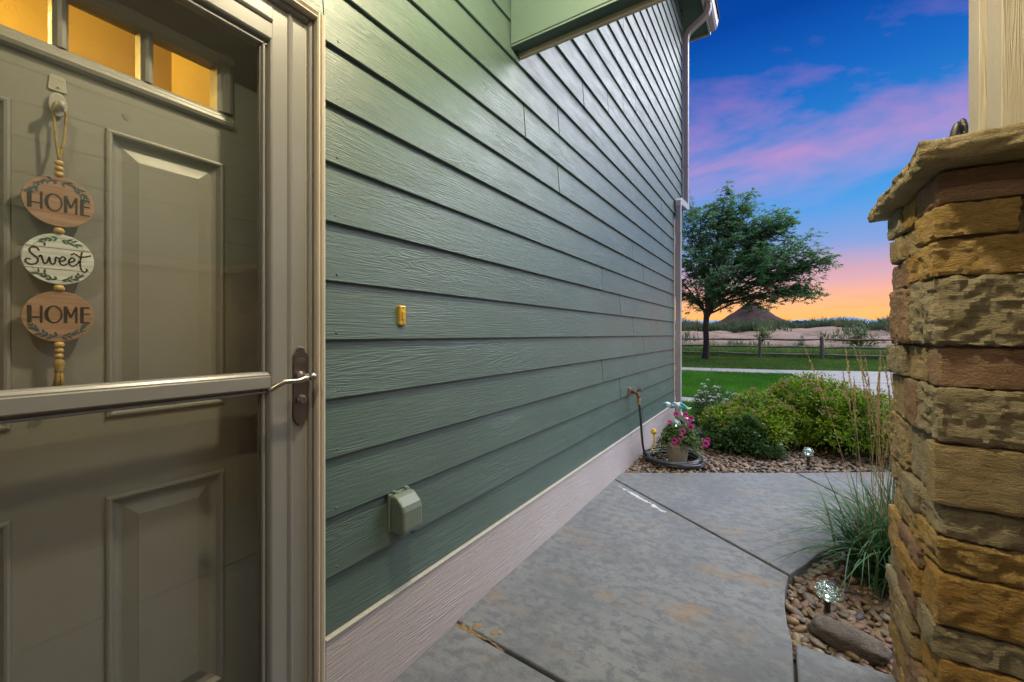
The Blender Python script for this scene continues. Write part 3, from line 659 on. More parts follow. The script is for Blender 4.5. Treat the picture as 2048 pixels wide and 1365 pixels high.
def home(cz, parent, dz=0):
    k = Ink(.217, cz+dz); h = .017; T, t_ = .0060, .0030
    k.stroke([(-.0400, -h), (-.0400, h)], T); k.stroke([(-.0245, -h), (-.0245, h)], t_+.0006); k.stroke([(-.040, -.006), (-.0245, -.006)], t_)
    O = [(-.0075+.0105*math.cos(a), .0165*math.sin(a)) for a in np.linspace(0, 2*math.pi, 26)]
    k.stroke(O, [.0026+.0030*max(0, -math.cos(a))**1.5 for a in np.linspace(0, 2*math.pi, 26)])
    k.stroke([(.0085, -h), (.0085, h)], T*.85); k.stroke([(.0085, h), (.0160, -.006)], t_+.001); k.stroke([(.0160, -.006), (.0235, h)], t_); k.stroke([(.0238, -h), (.0238, h)], t_+.0006)
    k.stroke([(.0320, -h), (.0320, h)], T*.9)
    for zz in (-h+.0015, .002, h-.0015): k.stroke([(.032, zz), (.0435, zz)], t_)
    return k.build('lettering', M['ink'], parent)
def sprig(parent, cz, top, mat, seed, n=13):
    rr = random.Random(seed); k = Ink(.217, cz); s_ = 1 if top else -1
    for side in (-1, 1):
        for i in range(n//2+1):
            a = R(90)-side*R(4+i*9.5); r = .0415+rr.uniform(-.004, .002)
            p = (r*math.cos(a), s_*r*math.sin(a)); ang = math.atan2(p[1], p[0])
            k.leaf(*p, ang+side*s_*R(-65)+rr.uniform(-.4, .4), rr.uniform(.009, .013), rr.uniform(.0030, .0048)); k.leaf(*p, ang+math.pi+side*s_*R(50)+rr.uniform(-.4, .4), rr.uniform(.007, .012), rr.uniform(.0026, .0042))
        k.stroke([(.042*math.cos(R(90)-side*R(q)), s_*.042*math.sin(R(90)-side*R(q))) for q in range(0, 66, 6)], .0006)
    return k.build('leaf_print', mat, parent)
def plaque(cz, mat):
    b = MB(); b.prism([(.217+.0505*math.cos(a), cz+.0505*math.sin(a)) for a in np.linspace(0, 2*math.pi, 57)[:-1]], 'x', SX-.003, SX+.003)
    return b.build('plaque', mat, sign, bevel=.0008)
p1 = plaque(1.4315, M['pink_plank']); home(1.4315, p1, -.004); sprig(p1, 1.4315, True, M['leafink'], 1, 15)
p2 = plaque(1.3155, M['white_plank']); sprig(p2, 1.3155, True, M['greenink'], 2, 7); sprig(p2, 1.3155, False, M['greenink'], 3, 9)
p3 = plaque(1.2005, M['pink_plank']); home(1.2005, p3, .004); sprig(p3, 1.2005, False, M['leafink'], 4, 13)
k = Ink(.217, 1.3155)
def cr_(P, n=6):  # catmull-rom
    Q = [P[0]]+list(P)+[P[-1]]; out = []
    for i in range(1, len(Q)-2):
        for j in range(n):
            u = j/n; a, b_, c, d = [Vector(q) for q in Q[i-1:i+3]]
            out.append(tuple(.5*((2*b_)+(c-a)*u+(2*a-5*b_+4*c-d)*u*u+(3*b_-a-3*c+d)*u**3)))
    return out+[tuple(P[-1])]
for P in ([(.17, .80), (.13, .95), (.05, .92), (.03, .74), (.09, .56), (.15, .40), (.13, .18), (.04, .10), (-.03, .22), (-.01, .36), (.05, .34)],
          [(.16, .50), (.20, .58), (.22, .38), (.25, .20), (.29, .28), (.325, .54), (.335, .32), (.37, .20), (.41, .30), (.425, .56), (.47, .50)],
          [(.46, .36), (.54, .42), (.575, .54), (.53, .62), (.485, .48), (.49, .28), (.54, .19), (.61, .30)],
          [(.61, .36), (.69, .42), (.725, .54), (.68, .62), (.635, .48), (.64, .28), (.69, .19), (.77, .34), (.80, .52)],
          [(.845, .98), (.82, .60), (.815, .28), (.84, .02), (.89, -.06), (.93, .04), (.91, .14)],
          [(.66, .76), (.72, .84), (.80, .72), (.90, .74), (1.0, .84)]):
    C = cr_([((x-.48)*.088, (z-.48)*.040) for x, z in P]); n_ = len(C)
    k.stroke(C, [.0019+.0013*abs(math.sin(i*.9)) for i in range(n_)])
for zz in (.0215, -.0205): k.stroke([(-.0455, zz), (.0455, zz)], .0008)
k.build('lettering', M['ink'], p2)

# ================================================================== small wall fixtures
bell = empty('doorbell', (.014, 1.043, 1.231), 'narrow brass doorbell button on the green siding', 'doorbell')
b = MB(); b.box(.008, .0270, 1.028, 1.058, 1.197, 1.266); b.build('backplate', M['brass'], bell, bevel=.004)
b = MB(); b.prism(rrect(1.043, 1.2315, .012, .012, .032), 'x', .0272, .031); b.build('button', M['brass'], bell, bevel=.0015)
for zz in (1.2035, 1.2595):
    b = MB(); b.lathe([(.0025, 0), (.0015, .0012)], 8, M=Matrix.Translation((.0271, 1.043, zz)) @ RX); b.build('screw', M['black'], bell)
bell.location += Vector((.002, -.020, -.001))
ob = empty('outlet_cover', (.02, 1.03, .54), 'green weatherproof outlet cover box low on the siding', 'outlet cover')
b = MB(); b.box(.010, .024, .983, 1.077, .480, .610); b.build('backplate', M['outlet'], ob, bevel=.004)
b = MB(); b.prism([(.0245, .478), (.076, .478), (.088, .486), (.090, .500), (.090, .560), (.084, .578), (.058, .602), (.046, .607), (.0245, .607)], 'y', .987, 1.073); b.build('lid', M['outlet'], ob, bevel=.008)
for yy in (1.000, 1.052):
    b = MB(); b.box(.014, .032, yy, yy+.012, .606, .617); b.build('hinge', M['outlet'], ob, bevel=.003)
b = MB(); b.box(.040, .062, 1.050, 1.066, .462, .4775); b.box(.045, .056, 1.030, 1.036, .466, .4775); b.build('latch', M['black'], ob, bevel=.002)

ob.location += Vector((.002, -.019, .012))
spig = empty('hose_bib', (.02, 3.69, .644), 'weathered brass outdoor faucet on the siding near the corner', 'faucet')
M['oldbrass'] = m_plain('weathered_brass', (.16, .10, .065), .5, metal=.7, var=.4, vscale=50)
b = MB(); b.box(.012, .040, 3.658, 3.718, .625, .690); b.build('flange', m_plain('rusty_iron', (.15, .085, .06), .8), spig, bevel=.006)
b = MB(); b.tube([(.038, 3.69, .655), (.075, 3.69, .655), (.095, 3.69, .645), (.105, 3.69, .615), (.107, 3.69, .598)], [.014, .014, .016, .014, .015], 12); b.tube([(.085, 3.69, .655), (.115, 3.69, .685)], .008, 10); b.build('spout', M['oldbrass'], spig, smooth=True)
b = MB(); hc = Vector((.120, 3.69, .690)); Mh = Matrix.Translation(hc) @ Matrix.Rotation(R(45), 4, 'Y')
ring = [tuple(Mh @ Vector((.024*(1+.14*math.cos(5*a))*math.cos(a), .024*(1+.14*math.cos(5*a))*math.sin(a), 0))) for a in np.linspace(0, 2*math.pi, 31)]
b.tube(ring, .004, 8, False)
for a in range(3): b.tube([tuple(Mh @ Vector((.022*math.cos(a*2.09), .022*math.sin(a*2.09), 0))), tuple(hc)], .003, 6)
b.build('handwheel', m_plain('dark_blue_handwheel', (.05, .05, .085), .5, metal=.4), spig, smooth=True)

M['coupling'] = m_plain('tarnished_coupling', (.42, .29, .08), .4, metal=.7)
hose = empty('garden_hose', (.33, 3.98, 0), 'black garden hose running down the wall and coiled on the stones', 'hose')
HX, HY = .335, 3.985
P = [(.107, 3.69, .585), (.112, 3.695, .52), (.118, 3.71, .42), (.120, 3.73, .30), (.122, 3.76, .18), (.125, 3.80, .095), (.135, 3.86, .055), (.150, 3.92, .045)]
a0 = math.atan2(3.98-HY, .12-HX)
for k_ in range(0, 150):
    a = math.pi*1.02 - k_*.27; r = .238 + .022*math.sin(k_*.137+1) + .012*math.sin(k_*.53)
    P.append((HX+r*math.cos(a)*1.02+.010*math.sin(k_*.041), HY+r*math.sin(a)*.92+.012*math.cos(k_*.05), .018+.0085*(k_/27)+.006*math.sin(k_*.31)))
b = MB(); b.tube(P, .0105, 9); b.build('hose', M['hose'], hose, smooth=True)
b = MB(); b.lathe([(.0135, .545), (.0155, .550), (.0155, .575), (.017, .578), (.017, .598), (.0135, .601)], 12, (.108, 3.691, 0)); b.build('coupling', M['coupling'], hose)
b = MB(); b.tube([(.20, 3.83, .040), (.26, 3.795, .032), (.34, 3.79, .028), (.45, 3.83, .026), (.52, 3.90, .03)], .0035, 6); b.build('stripe', M['yellow'], hose, smooth=True)

sprk = empty('hose_sprayer', (.15, 3.97, 0), 'yellow plastic sprayer head standing up beside the flower pot', 'sprayer')
b = MB(); b.tube([(.165, 3.965, .03), (.150, 3.972, .09), (.160, 3.975, .14), (.172, 3.98, .19), (.165, 3.985, .235)], [.010, .008, .007, .007, .010], 10); b.build('wand', M['yellow'], sprk, smooth=True)
b = MB(); b.lathe([(.010, 0), (.024, .012), (.027, .030), (.022, .038), (.012, .048), (.012, .052), (.001, .053)], 16, M=Matrix.Translation((.165, 3.985, .235)) @ Matrix.Rotation(R(18), 4, 'X')); b.build('spray_head', M['yellow'], sprk, smooth=True)
b = MB(); b.tube([(.170, 3.950, .048), (.158, 3.967, .058)], [.015, .015], 10); b.build('connector', M['black'], sprk)

# ================================================================== planting
def unit(v): return v/np.maximum(np.linalg.norm(v, axis=1, keepdims=True), 1e-9)
def leaves(name, pos, dirs, ln, wd, rnd, mat, parent=None, droop=.15, upbias=.8):
    """leaf shapes of four small faces: two halves folded along the midrib, bent towards the tip"""
    n = len(pos); d = unit(dirs); up = np.tile([0, 0, 1.], (n, 1))*upbias + rng.normal(0, .55, (n, 3))
    s = unit(np.cross(d, up)); nn = unit(np.cross(s, d)); L = ln[:, None]; W = wd[:, None]
    base = pos; mid = pos+d*L*.5; tip = pos+d*L-nn*L*droop
    a = mid+s*W*.5+nn*W*.16-d*L*.06; b_ = mid-s*W*.5+nn*W*.16-d*L*.06
    V = np.stack([base, a, tip, b_, mid], 1).reshape(-1, 3); i = np.arange(n)*5
    F = np.concatenate([np.stack([i, i+1, i+4], 1), np.stack([i+1, i+2, i+4], 1), np.stack([i, i+4, i+3], 1), np.stack([i+4, i+2, i+3], 1)])
    return np_mesh(name, V, F, mat, parent, np.repeat(rnd, 5))

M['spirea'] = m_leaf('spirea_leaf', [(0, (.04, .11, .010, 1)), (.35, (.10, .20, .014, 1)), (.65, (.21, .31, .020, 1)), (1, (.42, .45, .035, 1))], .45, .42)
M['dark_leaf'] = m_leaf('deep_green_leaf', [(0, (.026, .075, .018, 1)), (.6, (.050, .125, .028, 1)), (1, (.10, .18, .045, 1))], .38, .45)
M['stem'] = m_plain('brown_stem', (.075, .048, .026), .8)
M['gstem'] = m_plain('green_stem', (.06, .10, .03), .7)
M['dry'] = m_leaf('dry_flower_head', [(0, (.20, .085, .055, 1)), (.5, (.33, .17, .11, 1)), (1, (.45, .27, .18, 1))], .3, .8)
M['white_f'] = m_leaf('white_blossom', [(0, (.42, .44, .46, 1)), (1, (.72, .74, .76, 1))], .2, .7)
M['pink_f'] = m_leaf('pink_blossom', [(0, (.38, .04, .10, 1)), (1, (.55, .09, .19, 1))], .25, .6)

def bush(name, label, cx, cy, rx, ry, h, nstem, per, mat, flowers=(), llen=.044, seed=0, z0=0.0, lump=.16):
    r = np.random.default_rng(seed); root = empty(name, (cx, cy, z0), label, 'bush', 'bushes in the stone bed')
    st = MB(); PP = []; DD = []; LL = []; RR = []; TIPS = []
    for k in range(nstem):
        a = r.random()*2*np.pi; e = np.sqrt(r.random())          # where on the dome the stem ends
        ph = e*1.50; lum = 1+lump*noise.noise((math.cos(a)*2.2*e+seed, math.sin(a)*2.2*e, seed*1.7))*2
        tip = np.array([cx+rx*math.sin(ph)*math.cos(a)*lum, cy+ry*math.sin(ph)*math.sin(a)*lum, z0+h*(math.cos(ph)**.75)*lum*(.93+.14*r.random())+.03])
        b0 = np.array([cx+.25*rx*e*math.cos(a), cy+.25*ry*e*math.sin(a), z0-.02])
        md = b0*.45+tip*.55; md[2] += .10*h*e
        ts = np.linspace(0, 1, 7)[:, None]; C = (1-ts)**2*b0+2*ts*(1-ts)*(md+np.array([0, 0, .12*h]))+ts**2*tip
        st.tube([tuple(q) for q in C], [.0045, .004, .0035, .003, .0026, .002, .0012], 4, False)
        TIPS.append((tip, C[-1]-C[-2]))
        n = per; t_ = 1-(r.random(n)**1.5)*.88
        j = np.clip((t_*6).astype(int), 0, 5); f = (t_*6-j)[:, None]; pos = C[j]*(1-f)+C[j+1]*f
        ax = unit(C[j+1]-C[j]); ph2 = np.arange(n)*2.4+r.random()*6; o1 = unit(np.cross(ax, np.tile([.3, .2, 1.], (n, 1)))); o2 = np.cross(ax, o1)
        out = o1*np.cos(ph2)[:, None]+o2*np.sin(ph2)[:, None]
        sidet = (r.random(n) < .45)[:, None]
        pos = pos+sidet*out*r.random((n, 1))*.075
        d = ax*(.55+.5*r.random((n, 1)))+out*.9+np.array([0, 0, .12])
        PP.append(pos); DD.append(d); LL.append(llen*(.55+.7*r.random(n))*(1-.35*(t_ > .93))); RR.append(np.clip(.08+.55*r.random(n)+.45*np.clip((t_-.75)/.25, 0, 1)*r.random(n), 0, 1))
    PP = np.concatenate(PP); LL = np.concatenate(LL)
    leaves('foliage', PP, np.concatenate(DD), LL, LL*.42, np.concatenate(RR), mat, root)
    st.build('branch', M['stem'], root)
    for (nm, fm, cnt, size, pick) in flowers:
        idx = sorted(range(len(TIPS)), key=lambda i: -TIPS[i][0][2]) if pick == 'top' else list(range(len(TIPS)))
        idx = idx[:int(len(idx)*.55)] if pick == 'top' else idx
        sel = [idx[int(q)] for q in r.choice(len(idx), min(cnt, len(idx)), replace=False)]
        for i in sel:
            tp, dv = TIPS[i]; n = 26; rr_ = size*np.sqrt(r.random(n)); an = r.random(n)*6.28
            pos = np.stack([tp[0]+rr_*np.cos(an), tp[1]+rr_*np.sin(an), tp[2]+.032-rr_*rr_/size*.5+.004*r.random(n)], 1)
            leaves(nm, pos, r.normal(0, 1, (n, 3))+np.array([0, 0, .7]), np.full(n, size*.42), np.full(n, size*.30), r.random(n), fm, root)
    return root
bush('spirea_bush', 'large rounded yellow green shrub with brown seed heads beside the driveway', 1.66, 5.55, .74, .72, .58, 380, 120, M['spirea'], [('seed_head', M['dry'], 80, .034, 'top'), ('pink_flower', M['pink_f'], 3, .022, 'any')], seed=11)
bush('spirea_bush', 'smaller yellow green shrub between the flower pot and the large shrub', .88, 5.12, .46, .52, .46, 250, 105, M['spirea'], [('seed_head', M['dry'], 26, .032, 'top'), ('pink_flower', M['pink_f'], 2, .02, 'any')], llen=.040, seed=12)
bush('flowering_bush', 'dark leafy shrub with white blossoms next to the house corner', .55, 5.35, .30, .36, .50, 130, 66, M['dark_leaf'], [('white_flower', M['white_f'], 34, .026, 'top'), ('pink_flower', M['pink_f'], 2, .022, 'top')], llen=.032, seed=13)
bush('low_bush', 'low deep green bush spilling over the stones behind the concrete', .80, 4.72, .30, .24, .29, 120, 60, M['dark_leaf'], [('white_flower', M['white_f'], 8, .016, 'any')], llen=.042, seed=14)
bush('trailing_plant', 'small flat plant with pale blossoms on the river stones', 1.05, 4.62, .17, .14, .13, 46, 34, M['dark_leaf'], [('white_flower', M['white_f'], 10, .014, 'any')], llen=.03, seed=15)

# flower pot with petunias
pot = empty('flower_pot', (.372, 3.985, 0), 'tapered taupe pot of magenta petunias inside the hose coil', 'flower pot')
PX, PY = .372, 3.985
b = MB(); b.lathe([(.074, .012), (.078, .016), (.098, .150), (.103, .154), (.106, .160), (.108, .192), (.104, .196), (.098, .192), (.096, .165), (.07, .15)], 28, (PX, PY, 0)); b.build('pot', M['pot'], pot, smooth=False)
b = MB(); b.lathe([(.097, .160), (.097, .176), (.05, .184), (.002, .186)], 20, (PX, PY, 0)); b.build('soil', M['soil'], pot, smooth=True)
st = MB(); PP = []; DD = []; LL = []; RR = []; tips = []
r = np.random.default_rng(5)
for k in range(150):
    a = r.random()*6.28; e = r.random()**.6; reach = .19*e + (.09 if math.cos(a-.2) > .5 else 0)*r.random()
    b0 = np.array([PX+.05*math.cos(a), PY+.05*math.sin(a), .18]); tip = np.array([PX+reach*math.cos(a), PY+reach*math.sin(a), .19+.17*(1-e)+.05*r.random()-(.12*r.random() if reach > .15 else 0)])
    md = (b0+tip)/2+np.array([0, 0, .06]); ts = np.linspace(0, 1, 6)[:, None]; C = (1-ts)**2*b0+2*ts*(1-ts)*md+ts**2*tip
    st.tube([tuple(q) for q in C], .0014, 4, False); tips.append(tip)
    n = 34; t_ = r.random(n); j = np.clip((t_*5).astype(int), 0, 4); f = (t_*5-j)[:, None]
    PP.append(C[j]*(1-f)+C[j+1]*f); DD.append(r.normal(0, 1, (n, 3))+np.array([0, 0, .2])+unit(C[j+1]-C[j])*.5); LL.append(.032*(.5+.8*r.random(n))); RR.append(r.random(n))
PP = np.concatenate(PP); LL = np.concatenate(LL)
M['petunia_leaf'] = m_leaf('petunia_leaf', [(0, (.030, .080, .018, 1)), (.6, (.075, .15, .035, 1)), (1, (.17, .24, .07, 1))], .3, .5)
leaves('foliage', PP, np.concatenate(DD), LL, LL*.34, np.concatenate(RR), M['petunia_leaf'], pot)
st.build('stem', M['gstem'], pot)
M['petal'] = m_plain('magenta_petal', (.42, .012, .20), .5, var=.3, vscale=60); M['throat'] = m_plain('dark_throat', (.13, .004, .05), .6)
def flower(p, face, s=.026):
    face = Vector(face).normalized(); q = face.to_track_quat('Z', 'Y').to_matrix().to_4x4(); Mx = Matrix.Translation(p) @ q
    b = MB(); n = 20; rings = ((.004, 0), (.45*s, .25*s), (.8*s, .30*s), (s, .22*s))
    for (rr_, zz) in rings:
        for j in range(n):
            a = 2*math.pi*j/n; rad = rr_*(1+(.10*math.cos(5*a) if rr_ > .5*s else 0)); b.v.append(tuple(Mx @ Vector((rad*math.cos(a), rad*math.sin(a), zz+.06*s*math.sin(7*a)*(rr_/s)))))
    for k in range(3):
        for j in range(n): l = (j+1) % n; b.f.append((k*n+j, k*n+l, k*n+n+l, k*n+n+j)); b.m.append(1 if k == 0 else 0)
    o = b.build('petunia', [M['petal'], M['throat']], pot, smooth=True)
cdir = Vector((1.131-PX, -PY, .8))
for (dx, dy, dz, s) in ((-.005, -.115, .225, .030), (.045, -.09, .255, .030), (.055, -.055, .300, .026), (.11, .01, .330, .030), (.10, .10, .395, .026), (.045, .13, .420, .026), (-.02, .05, .430, .024), (-.06, -.02, .365, .020), (.02, -.10, .205, .022), (.235, .0, .205, .030), (.245, .04, .232, .022), (.07, -.03, .235, .022), (.085, .07, .375, .020)):
    flower((PX+dx, PY+dy, dz), cdir + Vector((random.uniform(-.8, .8), random.uniform(-.3, .8), random.uniform(-.3, .9))), s)

# glass globe lights on stakes
M['globe'] = m_globe('crackled_glass'); M['led'] = m_emit('lit_led', (.92, 1, .86), 60); M['led_dim'] = m_emit('dim_led', (1, .95, .7), 12)
def globe_light(x, y, z0, zc, label, led, rad=.044, tilt=0):
    g = empty('garden_light', (x, y, z0), label, 'garden light', 'glass globe lights on black stakes')
    b = MB(); b.lathe([(.004, z0-.06), (.0105, z0), (.0115, zc-rad-.004), (.016, zc-rad-.002), (.0185, zc-rad+.010), (.012, zc-rad+.011)], 14, (x, y, 0)); b.build('stake', M['black'], g, smooth=False)
    b = MB(); n = 14; b.lathe([(rad*math.sin(math.pi*k/n)+.0004, -rad*math.cos(math.pi*k/n)) for k in range(n+1)], 24, (x, y, zc)); b.build('glass_globe', M['globe'], g, smooth=True)
    b = MB(); b.lathe([(.0004, -.004), (.0028, -.0028), (.0038, 0), (.0028, .0028), (.0004, .004)], 10, (x, y, zc-rad+.022)); b.build('led', led, g, smooth=True)
    return g
globe_light(1.315, 2.234, -.05, .062, 'brightly lit glass globe stake light in the near stone bed', M['led'])
lp = bpy.data.lights.new('globe_glow', 'POINT'); lp.energy = .05; lp.color = (.9, 1, .85); lp.shadow_soft_size = .01; lpo = bpy.data.objects.new('globe_glow', lp); col.objects.link(lpo); lpo.location = (1.315, 2.234, .062)
globe_light(1.365, 4.47, 0, .135, 'small glass globe stake light under the large shrub', M['led_dim'], .042)
globe_light(PX-.005, PY-.03, .17, .362, 'glass globe light stuck among the petunias in the pot', M['led_dim'], .040)

orn = empty('garden_ornament', (.30, 4.10, 0), 'blue and white swirled ornament on a thin stake above the flower pot', 'ornament')
b = MB(); b.tube([(.335, 4.08, -.02), (.335, 4.08, .485)], .003, 6); b.build('stake', M['black'], orn)
t = NT('blue_white_swirl'); w_ = t.n('TexWave', {'Vector': t.obj(), 'Scale': 4, 'Distortion': 7, 'Detail': 2}).outputs[0]; t.pbr(t.ramp(w_, [(0, (.08, .36, .46)), (.45, (.16, .50, .60)), (.6, (.75, .82, .84)), (1, (.85, .88, .88))]), .3); M['swirl'] = t.mat
def wing(y0, y1, x0, x1, z0, z1, wd):
    b = MB(); P = []
    for k in range(9):
        u = k/8; P.append((x0+(x1-x0)*u, y0+(y1-y0)*u, z0+(z1-z0)*u+.018*math.sin(u*math.pi*2)))
    b.tube(P, [wd*max(.12, math.sin(math.pi*min(max(.08+.86*k/8, 0), 1))) for k in range(9)], 8, True, flat=.42); b.build('swirl', M['swirl'], orn, smooth=True)
wing(4.02, 4.11, .225, .34, .500, .505, .024); wing(4.10, 4.17, .33, .46, .508, .480, .021); wing(4.06, 4.14, .30, .41, .512, .492, .016)

# feather reed grass beside the pillar
M['reed'] = m_leaf('reed_blade', [(0, (.020, .062, .024, 1)), (.6, (.040, .105, .035, 1)), (1, (.09, .15, .05, 1))], .3, .65)
M['plume'] = m_leaf('dry_plume', [(0, (.25, .165, .075, 1)), (.6, (.37, .26, .13, 1)), (1, (.48, .37, .20, 1))], .25, .8)
def reed_clump(cx, cy, z0, nb, ns, label, seed, hb=.55, hs=1.15):
    r = np.random.default_rng(seed); g = empty('reed_grass', (cx, cy, z0), label, 'grass clump', 'feather reed grass by the pillar')
    V = []; F = []; A = []
    for k in range(nb):
        a = r.random()*6.28; L = hb*(.5+.8*r.random()); ln = .22+r.random()**.8*(.65 if r.random() < .7 else .95); bx, by = cx+.05*r.normal(), cy+.06*r.normal(); w = .0105*(.55+.7*r.random()); n = 9; rv = r.random()
        s = np.array([-math.sin(a), math.cos(a), 0])
        i0 = len(V)
        for j in range(n):
            u = j/(n-1); q = np.array([bx+math.cos(a)*L*ln*u**1.5, by+math.sin(a)*L*ln*u**1.5, z0+L*(u-.80*ln*u**2.4)]); ww = w*(1-u**2)*.5+.0003
            V += [q-s*ww, q+s*ww]; A += [rv, rv]
        for j in range(n-1): F.append((i0+2*j, i0+2*j+1, i0+2*j+3, i0+2*j+2))
    np_mesh('blades', V, F, M['reed'], g, A)
    for k in range(ns):
        a = r.random()*6.28; H = hs*(.72+.33*r.random()); ln = .03+.20*r.random()**1.5; bx, by = cx+.04*r.normal(), cy+.05*r.normal()
        P = np.array([[bx+math.cos(a)*H*ln*u**1.6, by+math.sin(a)*H*ln*u**1.6, z0+H*u*(1-.12*ln*u)] for u in np.linspace(0, 1, 10)])
        b = MB(); b.tube([tuple(q) for q in P], [.0016-.0008*j/9 for j in range(10)], 5); sto = b.build('stalk', M['gstem'] if k % 3 == 0 else M['drystem'], g)
        n = 120; t_ = .74+.26*r.random(n); j = np.clip((t_*9).astype(int), 0, 8); f = (t_*9-j)[:, None]; pos = P[j]*(1-f)+P[j+1]*f
        ax = unit(P[j+1]-P[j]); d = ax*2.6+r.normal(0, .55, (n, 3)); ln2 = .022*(.6+.6*r.random(n))*(1.1-.6*np.abs(t_-.86)/.14)
        leaves('plume', pos, d, ln2, ln2*.20, r.random(n), M['plume'], sto, 0)
M['drystem'] = m_plain('dry_stalk', (.27, .20, .09), .7)
reed_clump(1.560, 2.66, -.05, 520, 24, 'clump of feather reed grass with tan plumes against the pillar', 21)
reed_clump(1.69, 2.90, -.05, 420, 14, 'second reed grass clump half hidden behind the pillar edge', 22)

# ================================================================== river stones
def pebbles(name, P, z, smin, smax, label, seed):
    r = np.random.default_rng(seed); n = len(P)
    me = bpy.data.meshes.new('tmp'); import bmesh
    bm = bmesh.new(); bmesh.ops.create_icosphere(bm, subdivisions=2, radius=1); bv = np.array([v.co for v in bm.verts]); bf = np.array([[v.index for v in f.verts] for f in bm.faces]); bm.free()
    s = smin+(smax-smin)*r.random(n)**1.8
    sc = np.stack([s*(.9+.5*r.random(n)), s*(.60+.25*r.random(n)), s*(.38+.22*r.random(n))], 1)
    a = r.random(n)*6.28; tl = r.normal(0, .35, n); V = bv[None]*sc[:, None]
    ph = r.random((n, 1, 3))*6; V = V*(1+.11*np.sin(bv[None]*3.1+ph).sum(2, keepdims=True)/1.5)
    ct, st_ = np.cos(tl)[:, None], np.sin(tl)[:, None]; X, Y, Z = V[..., 0], V[..., 1], V[..., 2]
    X, Z = X*ct-Z*st_, X*st_+Z*ct; ca, sa = np.cos(a)[:, None], np.sin(a)[:, None]; X, Y = X*ca-Y*sa, X*sa+Y*ca
    V = np.stack([X+P[:, :1], Y+P[:, 1:2], Z+z[:, None]], 2).reshape(-1, 3)
    F = (bf[None]+(np.arange(n)*len(bv))[:, None, None]).reshape(-1, 3)
    return tag(np_mesh(name, V, F, M['pebble'], None, np.repeat(r.random(n), len(bv)), True), label, 'gravel', kind='stuff')
t = NT('river_pebble'); a = t.n('Attribute', attribute_name='rnd').outputs['Fac']
c = t.ramp(a, [(0, (.22, .155, .085)), (.18, (.36, .245, .125)), (.34, (.26, .150, .105)), (.46, (.34, .215, .165)), (.58, (.19, .150, .115)), (.70, (.42, .325, .205)), (.80, (.105, .105, .115)), (.88, (.29, .165, .10)), (.95, (.46, .42, .37)), (1, (.12, .11, .10))])
c.node.color_ramp.interpolation = 'CONSTANT'  # each stone keeps one colour
c = t.mix(.62, c, C4(.030, .015, .007)); c = t.mix(t.rangem(t.noise(t.obj(), 70, 5, .7), .45, .75, 0, .45), c, C4(.07, .045, .03)); t.pbr(c, .52, .4, 0, t.bump(t.noise(t.obj(), 260, 3), .3, .002)); M['pebble'] = t.mat
NEAR = [(1.19, 1.915), (1.172, 2.0), (1.164, 2.143), (1.170, 2.28), (1.186, 2.41), (1.219, 2.49), (1.26, 2.57), (1.327, 2.745), (1.425, 2.90), (1.60, 3.045), (1.95, 3.12), (2.4, 3.15), (2.4, 1.915)]
P = scatter(NEAR, 3400, (1.15, 2.0, 1.9, 3.15)); keep = ~((P[:, 0] > 1.47) & (P[:, 1] < 1.94)); P = P[keep]
pebbles('river_stones', P, -.070+.032*rng.random(len(P)), .012, .031, 'multicoloured rounded river stones in the curved bed beside the pillar', 31)
FARB = [(.03, 3.462), (1.26, 4.25), (1.8, 4.64), (3.4, 5.72), (3.4, 6.0), (.4, 6.0), (.09, 5.9), (.03, 5.7)]
P = scatter(FARB, 7800, (0, 2.6, 3.4, 5.9)); P = P[(P[:, 1] < 4.95+.35*P[:, 0])]
pebbles('river_stones', P, -.022+.022*rng.random(len(P)), .014, .030, 'brown river stones behind the concrete under the shrubs', 32)
sheet('bed_soil', FARB, -.08, -.022, M['soil'])

# large flat rock
import bmesh
def rock_mesh(name, size, loc, rot, mat, parent=None, sub=4, amp=.12, freq=2.2, seed=0, flat=None):
    bm = bmesh.new(); bmesh.ops.create_icosphere(bm, subdivisions=sub, radius=1)
    for v in bm.verts:
        q = v.co.copy(); e = .72  # squarer than a ball
        q = Vector([math.copysign(abs(c_)**e, c_) for c_ in q])
        q *= 1+amp*noise.noise(v.co*freq+Vector((seed, 0, 0)))+amp*.35*noise.noise(v.co*freq*3.1+Vector((0, seed, 0)))
        v.co = Vector((q.x*size[0], q.y*size[1], q.z*size[2]))
    me = bpy.data.meshes.new(name); bm.to_mesh(me); bm.free(); me.materials.append(mat); me.shade_smooth()
    o = bpy.data.objects.new(name, me); col.objects.link(o); o.location = loc; o.rotation_euler = rot; o.parent = parent; return o
tag(rock_mesh('boulder', (.120, .052, .046), (1.362, 2.050, -.018), (R(8), R(5), R(-9)), M['rock'], amp=.14, seed=3), 'long smooth brown rock lying on the river stones', 'rock')

